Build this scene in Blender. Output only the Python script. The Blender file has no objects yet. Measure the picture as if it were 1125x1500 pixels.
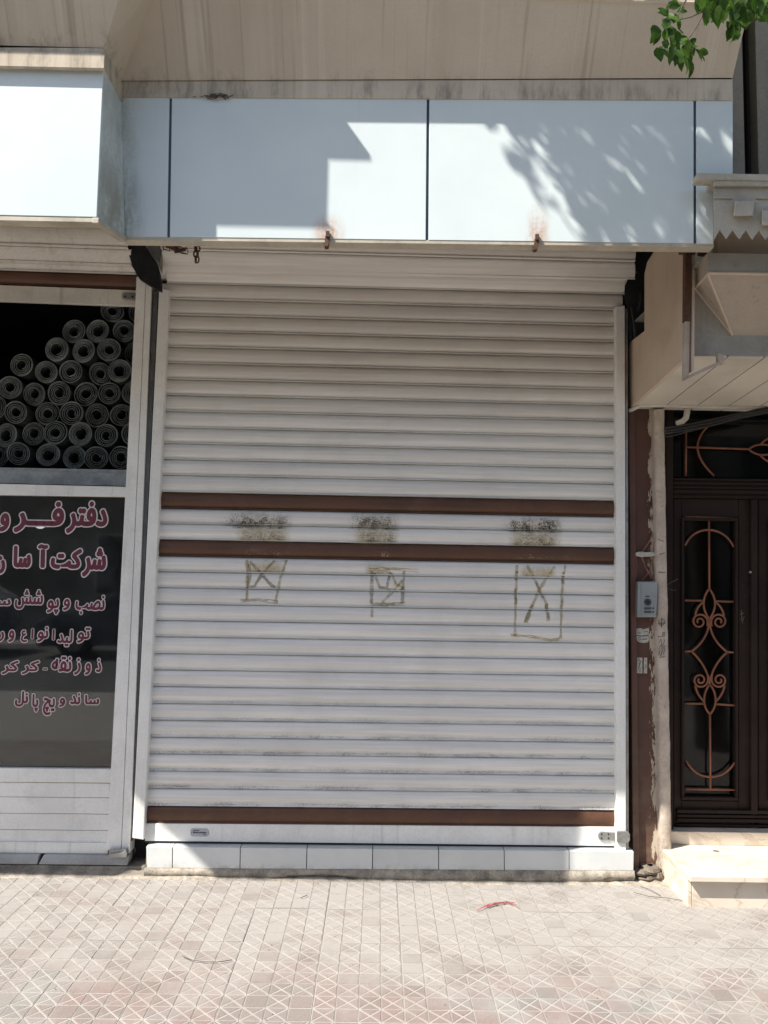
import bpy, bmesh, math, random
from mathutils import Vector, Matrix, noise
random.seed(11)
SC = bpy.context.scene
COL = SC.collection
PI = math.pi

# ------------------------------------------------------------------ camera
FPX, CXP, CYP = 1127.0, 562.5, 750.0           # focal length / centre in photo pixels (1125 x 1500)
CAM = Vector((0, -3.92, 1.465))
yaw, pitch, roll = (math.radians(v) for v in (0.483, 4.79, 0.992))
fwd = Vector((math.sin(yaw) * math.cos(pitch), math.cos(yaw) * math.cos(pitch), math.sin(pitch)))
rt0 = Vector((math.cos(yaw), -math.sin(yaw), 0))
up0 = rt0.cross(fwd)
rt = math.cos(roll) * rt0 + math.sin(roll) * up0
up = -math.sin(roll) * rt0 + math.cos(roll) * up0
cd = bpy.data.cameras.new('camera')
cam = bpy.data.objects.new('camera', cd)
COL.objects.link(cam)
cam.matrix_world = Matrix(((rt.x, up.x, -fwd.x, CAM.x), (rt.y, up.y, -fwd.y, CAM.y), (rt.z, up.z, -fwd.z, CAM.z), (0, 0, 0, 1)))
cd.sensor_fit = 'VERTICAL'
cd.sensor_height = 24.0
cd.lens = 24.0 * FPX / 1500.0
cd.clip_end = 500
SC.camera = cam

# ------------------------------------------------------------------ sky, sun, exposure
SUN_TRAVEL = Vector((0.72, 0.43, -1.0)).normalized()
to_sun = -SUN_TRAVEL
w = bpy.data.worlds.new('World'); SC.world = w; w.use_nodes = True
nt = w.node_tree
sky = nt.nodes.new('ShaderNodeTexSky'); sky.sky_type = 'NISHITA'; sky.sun_disc = False
sky.sun_elevation = math.asin(to_sun.z)
sky.sun_rotation = math.atan2(to_sun.x, to_sun.y) % (2 * PI)
sky.air_density = 1.0; sky.dust_density = 1.5; sky.ozone_density = 1.0
bg = nt.nodes['Background']; bg.inputs['Strength'].default_value = 0.082
nt.links.new(sky.outputs[0], bg.inputs[0])
sl = bpy.data.lights.new('sun', 'SUN'); sl.energy = 4.8; sl.angle = math.radians(0.55); sl.color = (1, 0.95, 0.87)
so = bpy.data.objects.new('sun', sl); COL.objects.link(so)
so.rotation_mode = 'QUATERNION'; so.rotation_quaternion = SUN_TRAVEL.to_track_quat('-Z', 'Y')
so.location = (-6, -6, 9)
vs = SC.view_settings
SC.display_settings.display_device = 'sRGB'
vs.view_transform = 'Standard'; vs.look = 'None'; vs.gamma = 1; vs.use_curve_mapping = False
vs.exposure = 1.05
SC.render.engine = 'CYCLES'
SC.cycles.max_bounces = 8; SC.cycles.diffuse_bounces = 4; SC.cycles.use_denoising = True
SC.cycles.caustics_reflective = False; SC.cycles.caustics_refractive = False

# ------------------------------------------------------------------ helpers
def W(px, py, y):
    """the place where the line of sight through a photo pixel meets the upright plane at depth y"""
    d = rt * ((px - CXP) / FPX) - up * ((py - CYP) / FPX) + fwd
    return CAM + d * ((y - CAM.y) / d.y)
def WG(px, py, z=0.0):
    d = rt * ((px - CXP) / FPX) - up * ((py - CYP) / FPX) + fwd
    return CAM + d * ((z - CAM.z) / d.z)

TP = 0.314                                          # paving tile pitch: 4 x 4 stamped cells
PX0 = -0.82 - 8 * TP
YT0 = -0.075

class NT:
    def __init__(s, name):
        s.m = bpy.data.materials.new(name); s.m.use_nodes = True
        s.t = s.m.node_tree; s.n = s.t.nodes; s.b = s.n['Principled BSDF']
        s.tc = None; s.g = None
    def new(s, t, **k):
        x = s.n.new(t)
        for a, v in k.items(): setattr(x, a, v)
        return x
    def lk(s, a, b): s.t.links.new(a, b)
    def pos(s):
        if not s.g: s.g = s.new('ShaderNodeNewGeometry')
        return s.g.outputs['Position']
    def obj(s):
        if not s.tc: s.tc = s.new('ShaderNodeTexCoord')
        return s.tc.outputs['Object']
    def uv(s):
        if not s.tc: s.tc = s.new('ShaderNodeTexCoord')
        return s.tc.outputs['UV']
    def mapping(s, vec, scale=(1, 1, 1), loc=(0, 0, 0)):
        m = s.new('ShaderNodeMapping'); m.inputs['Scale'].default_value = scale; m.inputs['Location'].default_value = loc
        s.lk(vec, m.inputs['Vector']); return m.outputs[0]
    def noise(s, vec, scale=5, detail=4, rough=0.6, sc=(1, 1, 1), dist=0.0):
        if sc != (1, 1, 1): vec = s.mapping(vec, sc)
        x = s.new('ShaderNodeTexNoise'); x.inputs['Scale'].default_value = scale; x.inputs['Detail'].default_value = detail
        x.inputs['Roughness'].default_value = rough; x.inputs['Distortion'].default_value = dist
        s.lk(vec, x.inputs['Vector']); return x.outputs['Fac']
    def vor(s, vec, scale=5, feature='F1'):
        x = s.new('ShaderNodeTexVoronoi'); x.feature = feature; x.inputs['Scale'].default_value = scale
        s.lk(vec, x.inputs['Vector']); return x.outputs['Distance']
    def ramp(s, fac, a, b, lo=0.0, hi=1.0):
        x = s.new('ShaderNodeMapRange'); x.interpolation_type = 'SMOOTHSTEP'
        for i, v in zip(('From Min', 'From Max', 'To Min', 'To Max'), (a, b, lo, hi)): x.inputs[i].default_value = v
        s.lk(fac, x.inputs['Value']); return x.outputs[0]
    def math(s, op, a, b=None, clamp=False):
        x = s.new('ShaderNodeMath', operation=op, use_clamp=clamp)
        for i, v in enumerate((a, b)):
            if v is None: continue
            if isinstance(v, (int, float)): x.inputs[i].default_value = v
            else: s.lk(v, x.inputs[i])
        return x.outputs[0]
    def mix(s, fac, a, b, mode='MIX'):
        x = s.new('ShaderNodeMix'); x.data_type = 'RGBA'; x.blend_type = mode
        for sock, v in ((x.inputs['Factor'], fac), (x.inputs['A'], a), (x.inputs['B'], b)):
            if isinstance(v, (int, float)): sock.default_value = v
            elif isinstance(v, tuple): sock.default_value = (*v, 1) if len(v) == 3 else v
            else: s.lk(v, sock)
        return x.outputs['Result']
    def sep(s, vec):
        x = s.new('ShaderNodeSeparateXYZ'); s.lk(vec, x.inputs[0]); return x.outputs
    def col(s, c): s.lk(c, s.b.inputs['Base Color'])
    def rnd(s): return s.new('ShaderNodeObjectInfo').outputs['Random']
    def bump(s, h, strength=0.3, dist=0.002):
        x = s.new('ShaderNodeBump'); x.inputs['Strength'].default_value = strength; x.inputs['Distance'].default_value = dist
        s.lk(h, x.inputs['Height']); s.lk(x.outputs[0], s.b.inputs['Normal'])
    def rough(s, v):
        if isinstance(v, (int, float)): s.b.inputs['Roughness'].default_value = v
        else: s.lk(v, s.b.inputs['Roughness'])

def simple(name, c, rough=0.6, var=0.25, scale=6, fine=60, metal=0.0, dirt=None, dirt_amt=0.35, streak=False, bump=0.15, spec=None, rnd=0.0):
    """painted / cast surface: colour drifting over a broad and a fine noise, blotchy dirt, optional run-down streaks"""
    t = NT(name); p = t.pos()
    n1 = t.noise(p, scale, 5); n2 = t.noise(p, fine, 3)
    lo = tuple(v * (1 - var) for v in c); hi = tuple(min(1, v * (1 + var * 0.6)) for v in c)
    f = t.ramp(t.math('ADD', t.math('MULTIPLY', n1, 0.65), t.math('MULTIPLY', n2, 0.35)), 0.35, 0.65)
    cc = t.mix(f, lo, hi)
    if dirt:
        d = t.ramp(t.noise(p, scale * 1.7, 6, 0.7), 0.5, 0.75)
        cc = t.mix(t.math('MULTIPLY', d, dirt_amt), cc, dirt)
        if streak:
            st = t.ramp(t.noise(p, 1, 5, 0.65, sc=(26, 26, 0.9)), 0.56, 0.74)
            cc = t.mix(t.math('MULTIPLY', st, dirt_amt * 1.2), cc, dirt)
    if rnd:
        k = t.ramp(t.rnd(), 0, 1, 1 - rnd, 1.0)
        cc = t.mix(1.0, cc, t.mix(k, (0, 0, 0), (1, 1, 1)), 'MULTIPLY')
    t.col(cc)
    t.rough(t.ramp(n1, 0.3, 0.7, max(0.02, rough - 0.08), min(1, rough + 0.1)))
    t.b.inputs['Metallic'].default_value = metal
    if spec is not None: t.b.inputs['Specular IOR Level'].default_value = spec
    if bump: t.bump(t.math('ADD', n2, t.math('MULTIPLY', n1, 0.5)), bump, 0.002)
    return t.m

class MB:
    def __init__(s): s.v = []; s.f = []; s.mi = []; s.cur = 0; s.uv = {}
    def add(s, vs, fs):
        o = len(s.v); s.v += [Vector(v) for v in vs]
        for f in fs: s.f.append([i + o for i in f]); s.mi.append(s.cur)
        return s
    def box(s, a, b):
        (x0, y0, z0), (x1, y1, z1) = a, b
        return s.hexa([(x0, y0, z0), (x1, y0, z0), (x1, y0, z1), (x0, y0, z1)], [(x0, y1, z0), (x1, y1, z0), (x1, y1, z1), (x0, y1, z1)])
    def hexa(s, q0, q1):
        return s.add(list(q0) + list(q1), [(0, 1, 2, 3), (7, 6, 5, 4), (0, 4, 5, 1), (1, 5, 6, 2), (2, 6, 7, 3), (3, 7, 4, 0)])
    def prism(s, pts, off):
        """closed polygon (anticlockwise seen from outside the front) pushed back by the vector off"""
        n = len(pts); off = Vector(off)
        vs = [Vector(p) for p in pts] + [Vector(p) + off for p in pts]
        return s.add(vs, [list(range(n)), list(range(2 * n - 1, n - 1, -1))] + [(i, i + n, (i + 1) % n + n, (i + 1) % n) for i in range(n)])
    def pprism(s, px, y0, y1):
        """outline in photo pixels standing at depth y0, thickened straight back to y1"""
        return s.prism([W(a, b, y0) for a, b in px], (0, y1 - y0, 0))
    def tube(s, pts, r, seg=6, cap=True, closed=False):
        pts = [Vector(p) for p in pts]; n = len(pts)
        rr = r if isinstance(r, (list, tuple)) else [r] * n
        rings = []; prev = None
        for i, p in enumerate(pts):
            if closed: t = pts[(i + 1) % n] - pts[i - 1]
            else: t = pts[min(i + 1, n - 1)] - pts[max(i - 1, 0)]
            t = t.normalized() if t.length > 1e-9 else Vector((0, 0, 1))
            if prev is None:
                a = Vector((0, 1, 0)) if abs(t.y) < 0.9 else Vector((1, 0, 0))
                u = t.cross(a).normalized()
            else:
                u = prev - t * prev.dot(t); u = u.normalized() if u.length > 1e-9 else t.orthogonal().normalized()
            prev = u; v = t.cross(u)
            rings.append([p + (u * math.cos(2 * PI * k / seg) + v * math.sin(2 * PI * k / seg)) * rr[i] for k in range(seg)])
        vs = [q for ring in rings for q in ring]; fs = []
        m = n if closed else n - 1
        for i in range(m):
            j = (i + 1) % n
            for k in range(seg):
                k2 = (k + 1) % seg
                fs.append((i * seg + k, i * seg + k2, j * seg + k2, j * seg + k))
        if cap and not closed:
            fs.append(list(range(seg))[::-1]); fs.append([(n - 1) * seg + k for k in range(seg)])
        return s.add(vs, fs)
    def disc(s, c, r, y1, seg=16):
        return s.prism([(c[0] + r * math.cos(2 * PI * k / seg), c[1], c[2] + r * math.sin(2 * PI * k / seg)) for k in range(seg)], (0, y1 - c[1], 0))
    def build(s, name, mat, parent=None, bevel=0, smooth=False, seg=2):
        me = bpy.data.meshes.new(name)
        me.from_pydata([tuple(v) for v in s.v], [], s.f)
        for m in (mat if isinstance(mat, list) else [mat]): me.materials.append(m)
        if isinstance(mat, list): me.polygons.foreach_set('material_index', s.mi)
        bm = bmesh.new(); bm.from_mesh(me); bmesh.ops.recalc_face_normals(bm, faces=bm.faces)
        bm.to_mesh(me); bm.free()
        if smooth:
            me.polygons.foreach_set('use_smooth', [True] * len(me.polygons))
        o = bpy.data.objects.new(name, me); COL.objects.link(o)
        if parent: attach(o, parent)
        if bevel:
            b = o.modifiers.new('bevel', 'BEVEL'); b.width = bevel; b.segments = seg; b.limit_method = 'ANGLE'; b.angle_limit = 0.6
        return o

def attach(o, p):
    o.parent = p
    loc = Vector((0, 0, 0)); q = p
    while q is not None:
        loc += q.location; q = q.parent
    # parents here are only moved, never turned; keep children where they were built
    base = Vector((0, 0, 0)) if p.type != 'EMPTY' else loc
    if p.type == 'EMPTY': o.matrix_parent_inverse = Matrix.Translation(-base)

def tag(o, label=None, cat=None, group=None, kind=None):
    for k, v in (('label', label), ('category', cat), ('group', group), ('kind', kind)):
        if v: o[k] = v
    return o
def thing(name, label, cat, loc=(0, 0, 0), group=None, kind=None):
    o = bpy.data.objects.new(name, None); o.empty_display_size = 0.1; COL.objects.link(o); o.location = loc
    return tag(o, label, cat, group, kind)

# ------------------------------------------------------------------ materials
M = {}
def shutter_mat(name, base, dark, dust=True):
    t = NT(name); p = t.pos(); o = t.obj()
    oz = t.sep(o)[2]; wz = t.sep(p)[2]
    n1 = t.noise(p, 1, 5, 0.6, sc=(1.3, 1.3, 55)); n2 = t.noise(p, 2.2, 5, 0.65)
    c = t.mix(t.ramp(n1, 0.35, 0.7), tuple(v * 0.84 for v in base), base)
    c = t.mix(t.math('MULTIPLY', t.ramp(n2, 0.45, 0.75), 0.22), c, (0.42, 0.38, 0.33))
    if dust:
        # grime that settles on the lower quarter of each slat, speckled, heavier on the lower slats
        low = t.ramp(oz, -0.048, -0.078, 0, 1)
        sp = t.ramp(t.noise(p, 190, 3, 0.75), 0.42, 0.62)
        pt = t.ramp(t.noise(p, 1, 4, 0.7, sc=(5, 5, 18)), 0.4, 0.66)
        hgt = t.ramp(wz, 1.1, 0.45, 0.14, 0.95)
        d = t.math('MULTIPLY', t.math('MULTIPLY', low, t.math('MULTIPLY', sp, pt)), hgt)
        c = t.mix(d, c, dark)
        br = t.ramp(wz, 1.9, 2.7, 0.0, 0.14)         # brown tint growing towards the top slats
        c = t.mix(br, c, (0.44, 0.37, 0.30))
        speck = t.ramp(t.vor(p, 26), 0.045, 0.03)
        speck = t.math('MULTIPLY', speck, t.ramp(t.noise(p, 7, 2), 0.56, 0.62))
        c = t.mix(t.math('MULTIPLY', speck, 0.5), c, (0.12, 0.10, 0.08))
    k = t.ramp(t.rnd(), 0, 1, 0.92, 1.0)
    c = t.mix(1.0, c, t.mix(k, (0, 0, 0), (1, 1, 1)), 'MULTIPLY')
    scr = t.ramp(t.noise(p, 1, 3, 0.7, sc=(3.5, 3.5, 260)), 0.68, 0.74)
    scr = t.math('MULTIPLY', scr, t.ramp(t.noise(p, 3.3, 3), 0.5, 0.62))
    c = t.mix(t.math('MULTIPLY', scr, 0.35), c, (0.30, 0.27, 0.23))
    t.col(c); t.rough(t.ramp(n2, 0.3, 0.7, 0.34, 0.55))
    dent = t.noise(p, 1, 3, 0.55, sc=(2.4, 2.4, 9))
    t.bump(t.math('ADD', t.math('MULTIPLY', dent, 6.0), n1), 0.12, 0.0016)
    return t.m
M['slat'] = shutter_mat('white_slat_paint', (0.85, 0.84, 0.80), (0.09, 0.085, 0.075))
M['white'] = simple('white_aluminium', (0.80, 0.80, 0.765), 0.42, 0.1, 3, 90, dirt=(0.33, 0.30, 0.25), dirt_amt=0.25, streak=True, bump=0.04)
M['offwhite'] = simple('aged_white_aluminium', (0.62, 0.60, 0.55), 0.45, 0.12, 3, 90, dirt=(0.28, 0.24, 0.19), dirt_amt=0.35, streak=True, bump=0.05)
M['brown_slat'] = simple('brown_slat_paint', (0.098, 0.043, 0.022), 0.5, 0.22, 4, 120, dirt=(0.2, 0.13, 0.09), dirt_amt=0.25, bump=0.05)
M['darksteel'] = simple('dark_greasy_steel', (0.035, 0.036, 0.038), 0.55, 0.4, 9, 80, metal=0.3, dirt=(0.10, 0.09, 0.07), dirt_amt=0.5)
M['plate_dark'] = simple('blue_black_steel', (0.014, 0.017, 0.021), 0.6, 0.4, 14, 90, dirt=(0.05, 0.045, 0.035), dirt_amt=0.4, spec=0.25)
M['galv'] = simple('galvanised_steel', (0.34, 0.34, 0.33), 0.42, 0.25, 14, 90, metal=0.7, dirt=(0.2, 0.15, 0.1), dirt_amt=0.3)
M['rust'] = simple('rusted_iron', (0.10, 0.05, 0.03), 0.85, 0.5, 25, 160, metal=0.1, dirt=(0.2, 0.08, 0.03), dirt_amt=0.5, bump=0.5)
M['black'] = simple('black_rubber', (0.018, 0.018, 0.02), 0.6, 0.3, 10)
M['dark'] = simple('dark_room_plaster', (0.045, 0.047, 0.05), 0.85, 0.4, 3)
M['bluegrey'] = simple('joint_sealant', (0.045, 0.065, 0.085), 0.5, 0.3, 10, bump=0.05)
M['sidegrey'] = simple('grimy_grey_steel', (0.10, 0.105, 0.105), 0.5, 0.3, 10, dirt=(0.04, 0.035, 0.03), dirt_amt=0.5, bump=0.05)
M['beigetrim'] = simple('beige_trim', (0.44, 0.40, 0.32), 0.5, 0.15, 6, dirt=(0.2, 0.15, 0.1), dirt_amt=0.5, streak=False)
M['plaster'] = simple('brown_beige_render', (0.55, 0.445, 0.35), 0.88, 0.14, 2.2, 140, dirt=(0.32, 0.24, 0.17), dirt_amt=0.4, streak=True, bump=0.22)
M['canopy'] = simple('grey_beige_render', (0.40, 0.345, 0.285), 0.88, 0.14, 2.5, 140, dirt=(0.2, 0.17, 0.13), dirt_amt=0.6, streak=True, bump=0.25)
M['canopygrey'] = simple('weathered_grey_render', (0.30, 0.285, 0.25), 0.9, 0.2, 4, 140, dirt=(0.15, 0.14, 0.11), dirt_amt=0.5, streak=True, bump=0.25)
M['soffit'] = simple('white_soffit_board', (0.60, 0.565, 0.49), 0.55, 0.1, 3, 90, dirt=(0.35, 0.29, 0.21), dirt_amt=0.3, bump=0.05, rnd=0.08)
M['door'] = simple('dark_brown_door_paint', (0.027, 0.0175, 0.0145), 0.6, 0.25, 5, 120, dirt=(0.045, 0.034, 0.03), dirt_amt=0.3, bump=0.06, spec=0.12)
M['grille'] = simple('copper_painted_iron', (0.25, 0.092, 0.045), 0.5, 0.3, 12, 120, dirt=(0.1, 0.045, 0.03), dirt_amt=0.4, bump=0.15)
M['pvc'] = simple('white_pvc', (0.58, 0.56, 0.5), 0.4, 0.12, 8, dirt=(0.3, 0.25, 0.18), dirt_amt=0.4, bump=0.03)
M['cable'] = simple('black_cable', (0.03, 0.029, 0.03), 0.38, 0.3, 12, bump=0.05)
M['copperwire'] = simple('pinkish_wire', (0.30, 0.14, 0.10), 0.5, 0.25, 18, bump=0.05)
M['paper'] = simple('worn_paper', (0.50, 0.49, 0.42), 0.8, 0.2, 40, 150, dirt=(0.14, 0.11, 0.08), dirt_amt=0.6)
M['ink'] = simple('dark_ink', (0.03, 0.028, 0.027), 0.8, 0.4, 60, bump=0)
M['alum'] = simple('brushed_intercom_aluminium', (0.33, 0.36, 0.37), 0.38, 0.1, 5, 120, metal=0.4, bump=0.03)
M['alumdark'] = simple('dark_grey_plastic', (0.07, 0.075, 0.08), 0.4, 0.2, 20, bump=0.02)
M['red'] = simple('red_thread', (0.36, 0.05, 0.06), 0.7, 0.3, 30, bump=0)
M['twig'] = simple('dry_twig', (0.09, 0.07, 0.055), 0.85, 0.4, 40, bump=0.1)
M['bark'] = simple('grey_brown_bark', (0.09, 0.065, 0.045), 0.9, 0.4, 20, 90, dirt=(0.04, 0.03, 0.02), dirt_amt=0.5, bump=0.6)
M['asphalt'] = simple('asphalt', (0.05, 0.05, 0.052), 0.9, 0.3, 2, 200, bump=0.4)
M['kerb'] = simple('kerb_concrete', (0.30, 0.29, 0.27), 0.9, 0.2, 4, 150, bump=0.3)
M['wallgrey'] = simple('grey_olive_panel', (0.31, 0.275, 0.215), 0.7, 0.18, 2, 90, dirt=(0.1, 0.09, 0.07), dirt_amt=0.4, streak=True)
M['valance'] = simple('grey_beige_sheet_metal', (0.40, 0.375, 0.315), 0.55, 0.14, 3, 90, dirt=(0.2, 0.16, 0.11), dirt_amt=0.4, streak=True, bump=0.06)
M['oppwall'] = simple('opposite_house_stone', (0.25, 0.215, 0.17), 0.9, 0.2, 1, 30, bump=0.2)
M['carpaint'] = simple('dark_blue_car_paint', (0.03, 0.05, 0.09), 0.25, 0.1, 3, bump=0)
M['mortar'] = simple('crumbly_mortar', (0.34, 0.30, 0.245), 0.95, 0.45, 14, 120, dirt=(0.12, 0.10, 0.08), dirt_amt=0.6, bump=0.9)
M['mortardark'] = simple('dirty_crumbled_cement', (0.16, 0.135, 0.105), 0.95, 0.5, 14, 120, dirt=(0.05, 0.04, 0.03), dirt_amt=0.7, bump=0.9)
M['slab'] = simple('grey_stone_slab', (0.36, 0.37, 0.38), 0.7, 0.2, 6, 120, dirt=(0.2, 0.19, 0.18), dirt_amt=0.4)
M['plate'] = simple('silver_name_plate', (0.42, 0.45, 0.50), 0.4, 0.1, 20, metal=0.3, bump=0)
M['wiremesh'] = simple('zinc_wire', (0.33, 0.37, 0.37), 0.5, 0.25, 30, 120, metal=0.35, bump=0)
M['wiremeshdark'] = simple('zinc_wire_wound_layers', (0.075, 0.088, 0.092), 0.6, 0.5, 40, 200, metal=0.3, bump=0.4)

def acp():
    t = NT('white_composite_panel'); p = t.pos()
    n1 = t.noise(p, 1.6, 4); st = t.noise(p, 1, 4, 0.6, sc=(30, 30, 0.8))
    c = t.mix(t.ramp(n1, 0.3, 0.7), (0.58, 0.65, 0.65), (0.65, 0.71, 0.705))
    c = t.mix(t.math('MULTIPLY', t.ramp(st, 0.6, 0.8), 0.10), c, (0.45, 0.43, 0.38))
    # rust bled from the two iron hooks, and damp in the inner corner
    for (q, sx, sz, col, amt) in ((W(481, 340, -1.06), 16, 13, (0.42, 0.155, 0.025), 1.0), (W(788, 346, -1.06), 20, 8, (0.42, 0.155, 0.025), 1.0), (W(182, 335, -1.06), 13, 4, (0.17, 0.15, 0.09), 0.8), (W(176, 250, -1.06), 14, 1.7, (0.30, 0.30, 0.24), 0.7)):
        m = t.new('ShaderNodeVectorMath', operation='SUBTRACT'); t.lk(p, m.inputs[0]); m.inputs[1].default_value = q
        m2 = t.new('ShaderNodeVectorMath', operation='MULTIPLY'); t.lk(m.outputs[0], m2.inputs[0]); m2.inputs[1].default_value = (sx, 0, sz)
        ln = t.new('ShaderNodeVectorMath', operation='LENGTH'); t.lk(m2.outputs[0], ln.inputs[0])
        g = t.ramp(ln.outputs['Value'], 1.3, 0.0)
        nn = t.ramp(t.math('ADD', t.math('MULTIPLY', t.noise(p, 60, 5, 0.75), .4), t.math('MULTIPLY', t.noise(p, 9, 3, 0.6, sc=(2.5, 1, .6)), .6)), 0.30, 0.62)
        if q.x < -.9: g = t.math('MULTIPLY', g, t.ramp(t.sep(p)[1], -1.246, -1.235))
        c = t.mix(t.math('MULTIPLY', t.math('MULTIPLY', g, nn), amt), c, col)
    c = t.mix(t.ramp(t.vor(p, 5), 0.02, 0.012, 0, 0.7), c, (0.15, 0.13, 0.1))
    t.col(c); t.rough(0.32); t.bump(t.noise(p, 3, 2), 0.06, 0.01)
    return t.m
M['acp'] = acp()

def stucco():
    t = NT('stained_stucco'); p = t.pos()
    n1 = t.noise(p, 1.3, 5); n2 = t.noise(p, 120, 3)
    c = t.mix(t.ramp(n1, 0.3, 0.7), (0.50, 0.43, 0.335), (0.60, 0.53, 0.43))
    c = t.mix(t.math('MULTIPLY', t.ramp(n2, 0.4, 0.7), 0.25), c, (0.46, 0.40, 0.32))
    zz = t.sep(p)[2]
    for sc, lo, hi, amt in (((4, .3, 0.25), 0.52, 0.74, 0.32), ((15, .5, 0.3), 0.58, 0.68, 0.50), ((55, .8, 0.5), 0.57, 0.70, 0.35)):
        st = t.ramp(t.noise(p, 1, 4, 0.6, sc=sc), lo, hi)
        c = t.mix(t.math('MULTIPLY', st, amt), c, (0.26, 0.215, 0.155))
    low = t.math('MULTIPLY', t.ramp(zz, 3.45, 3.36), t.ramp(t.noise(p, 1, 5, 0.7, sc=(14, 14, 4)), 0.45, 0.7))
    c = t.mix(t.math('MULTIPLY', low, 0.6), c, (0.13, 0.11, 0.085))
    pale = t.ramp(t.noise(p, 1, 4, 0.6, sc=(23, .5, 0.4)), 0.54, 0.68)
    c = t.mix(t.math('MULTIPLY', pale, 0.25), c, (0.72, 0.66, 0.56))
    t.col(c); t.rough(0.9); t.bump(n2, 0.25, 0.002)
    return t.m
M['stucco'] = stucco()

def chipped(name, base, under, lo, hi, scale):
    """old brown paint flaking off along its right edge down to pale plaster"""
    t = NT(name); p = t.pos(); x = t.sep(p)[0]
    n = t.noise(p, 1, 6, 0.7, sc=(34, 34, 9)); n2 = t.noise(p, 90, 3)
    edge = t.ramp(x, lo, hi)
    f = t.ramp(t.math('ADD', n, t.math('MULTIPLY', edge, 0.33)), 0.735, 0.76)
    c = t.mix(t.ramp(t.noise(p, 4, 5), 0.3, 0.7), tuple(v * 0.75 for v in base), tuple(v * 1.2 for v in base))
    dz = t.ramp(t.sep(p)[2], 1.0, 0.1, 0, 0.55)
    c = t.mix(t.math('MULTIPLY', dz, t.ramp(t.noise(p, 7, 5), 0.3, 0.7)), c, (0.24, 0.165, 0.11))
    c = t.mix(f, c, under)
    t.col(c); t.rough(0.6); t.bump(t.math('ADD', f, t.math('MULTIPLY', n2, 0.3)), 0.5, 0.003)
    return t.m
M['brownpaint'] = chipped('flaking_brown_paint', (0.092, 0.04, 0.027), (0.50, 0.43, 0.34), W(942, 900, 0.02).x, W(962, 900, 0.02).x, 1)

def pillar_mat():
    t = NT('worn_white_plaster'); p = t.pos(); z = t.sep(p)[2]
    c = t.mix(t.ramp(t.noise(p, 9, 6, 0.7), 0.3, 0.7), (0.42, 0.35, 0.285), (0.58, 0.50, 0.42))
    c = t.mix(t.math('MULTIPLY', t.ramp(t.noise(p, 45, 4, 0.7), 0.55, 0.7), 0.5), c, (0.27, 0.2, 0.15))
    low = t.math('MULTIPLY', t.ramp(z, 0.42, 0.0), t.ramp(t.noise(p, 16, 5, 0.7), 0.3, 0.62))
    c = t.mix(t.math('MULTIPLY', low, 0.9), c, (0.13, 0.10, 0.07))
    t.col(c); t.rough(0.9); t.bump(t.noise(p, 60, 5, 0.7), 0.6, 0.006)
    return t.m
M['pillar'] = pillar_mat()

def marble():
    t = NT('cream_marble'); p = t.pos()
    wv = t.noise(p, 2.2, 6, 0.6, dist=1.6)
    vein = t.ramp(t.math('ABSOLUTE', t.math('SUBTRACT', wv, 0.5)), 0.035, 0.0)
    c = t.mix(t.ramp(t.noise(p, 3, 4), 0.3, 0.7), (0.60, 0.52, 0.42), (0.69, 0.62, 0.52))
    c = t.mix(t.math('MULTIPLY', vein, 0.5), c, (0.40, 0.30, 0.215))
    t.col(c); t.rough(0.35)
    return t.m
M['marble'] = marble()

def tilemat():
    t = NT('white_glazed_tile'); p = t.pos()
    c = t.mix(t.ramp(t.noise(p, 4, 4), 0.3, 0.7), (0.60, 0.62, 0.61), (0.68, 0.695, 0.68))
    low = t.math('MULTIPLY', t.ramp(t.sep(p)[2], 0.09, 0.04), t.ramp(t.noise(p, 22, 5, 0.7), 0.4, 0.7))
    c = t.mix(t.math('MULTIPLY', low, 0.6), c, (0.40, 0.35, 0.28))
    c = t.mix(t.ramp(t.vor(p, 22), 0.05, 0.035, 0, 0.5), c, (0.2, 0.17, 0.13))
    k = t.ramp(t.rnd(), 0, 1, 0.90, 1.0)
    c = t.mix(1.0, c, t.mix(k, (0, 0, 0), (1, 1, 1)), 'MULTIPLY')
    t.col(c); t.rough(0.3)
    return t.m
M['tile'] = tilemat()

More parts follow.
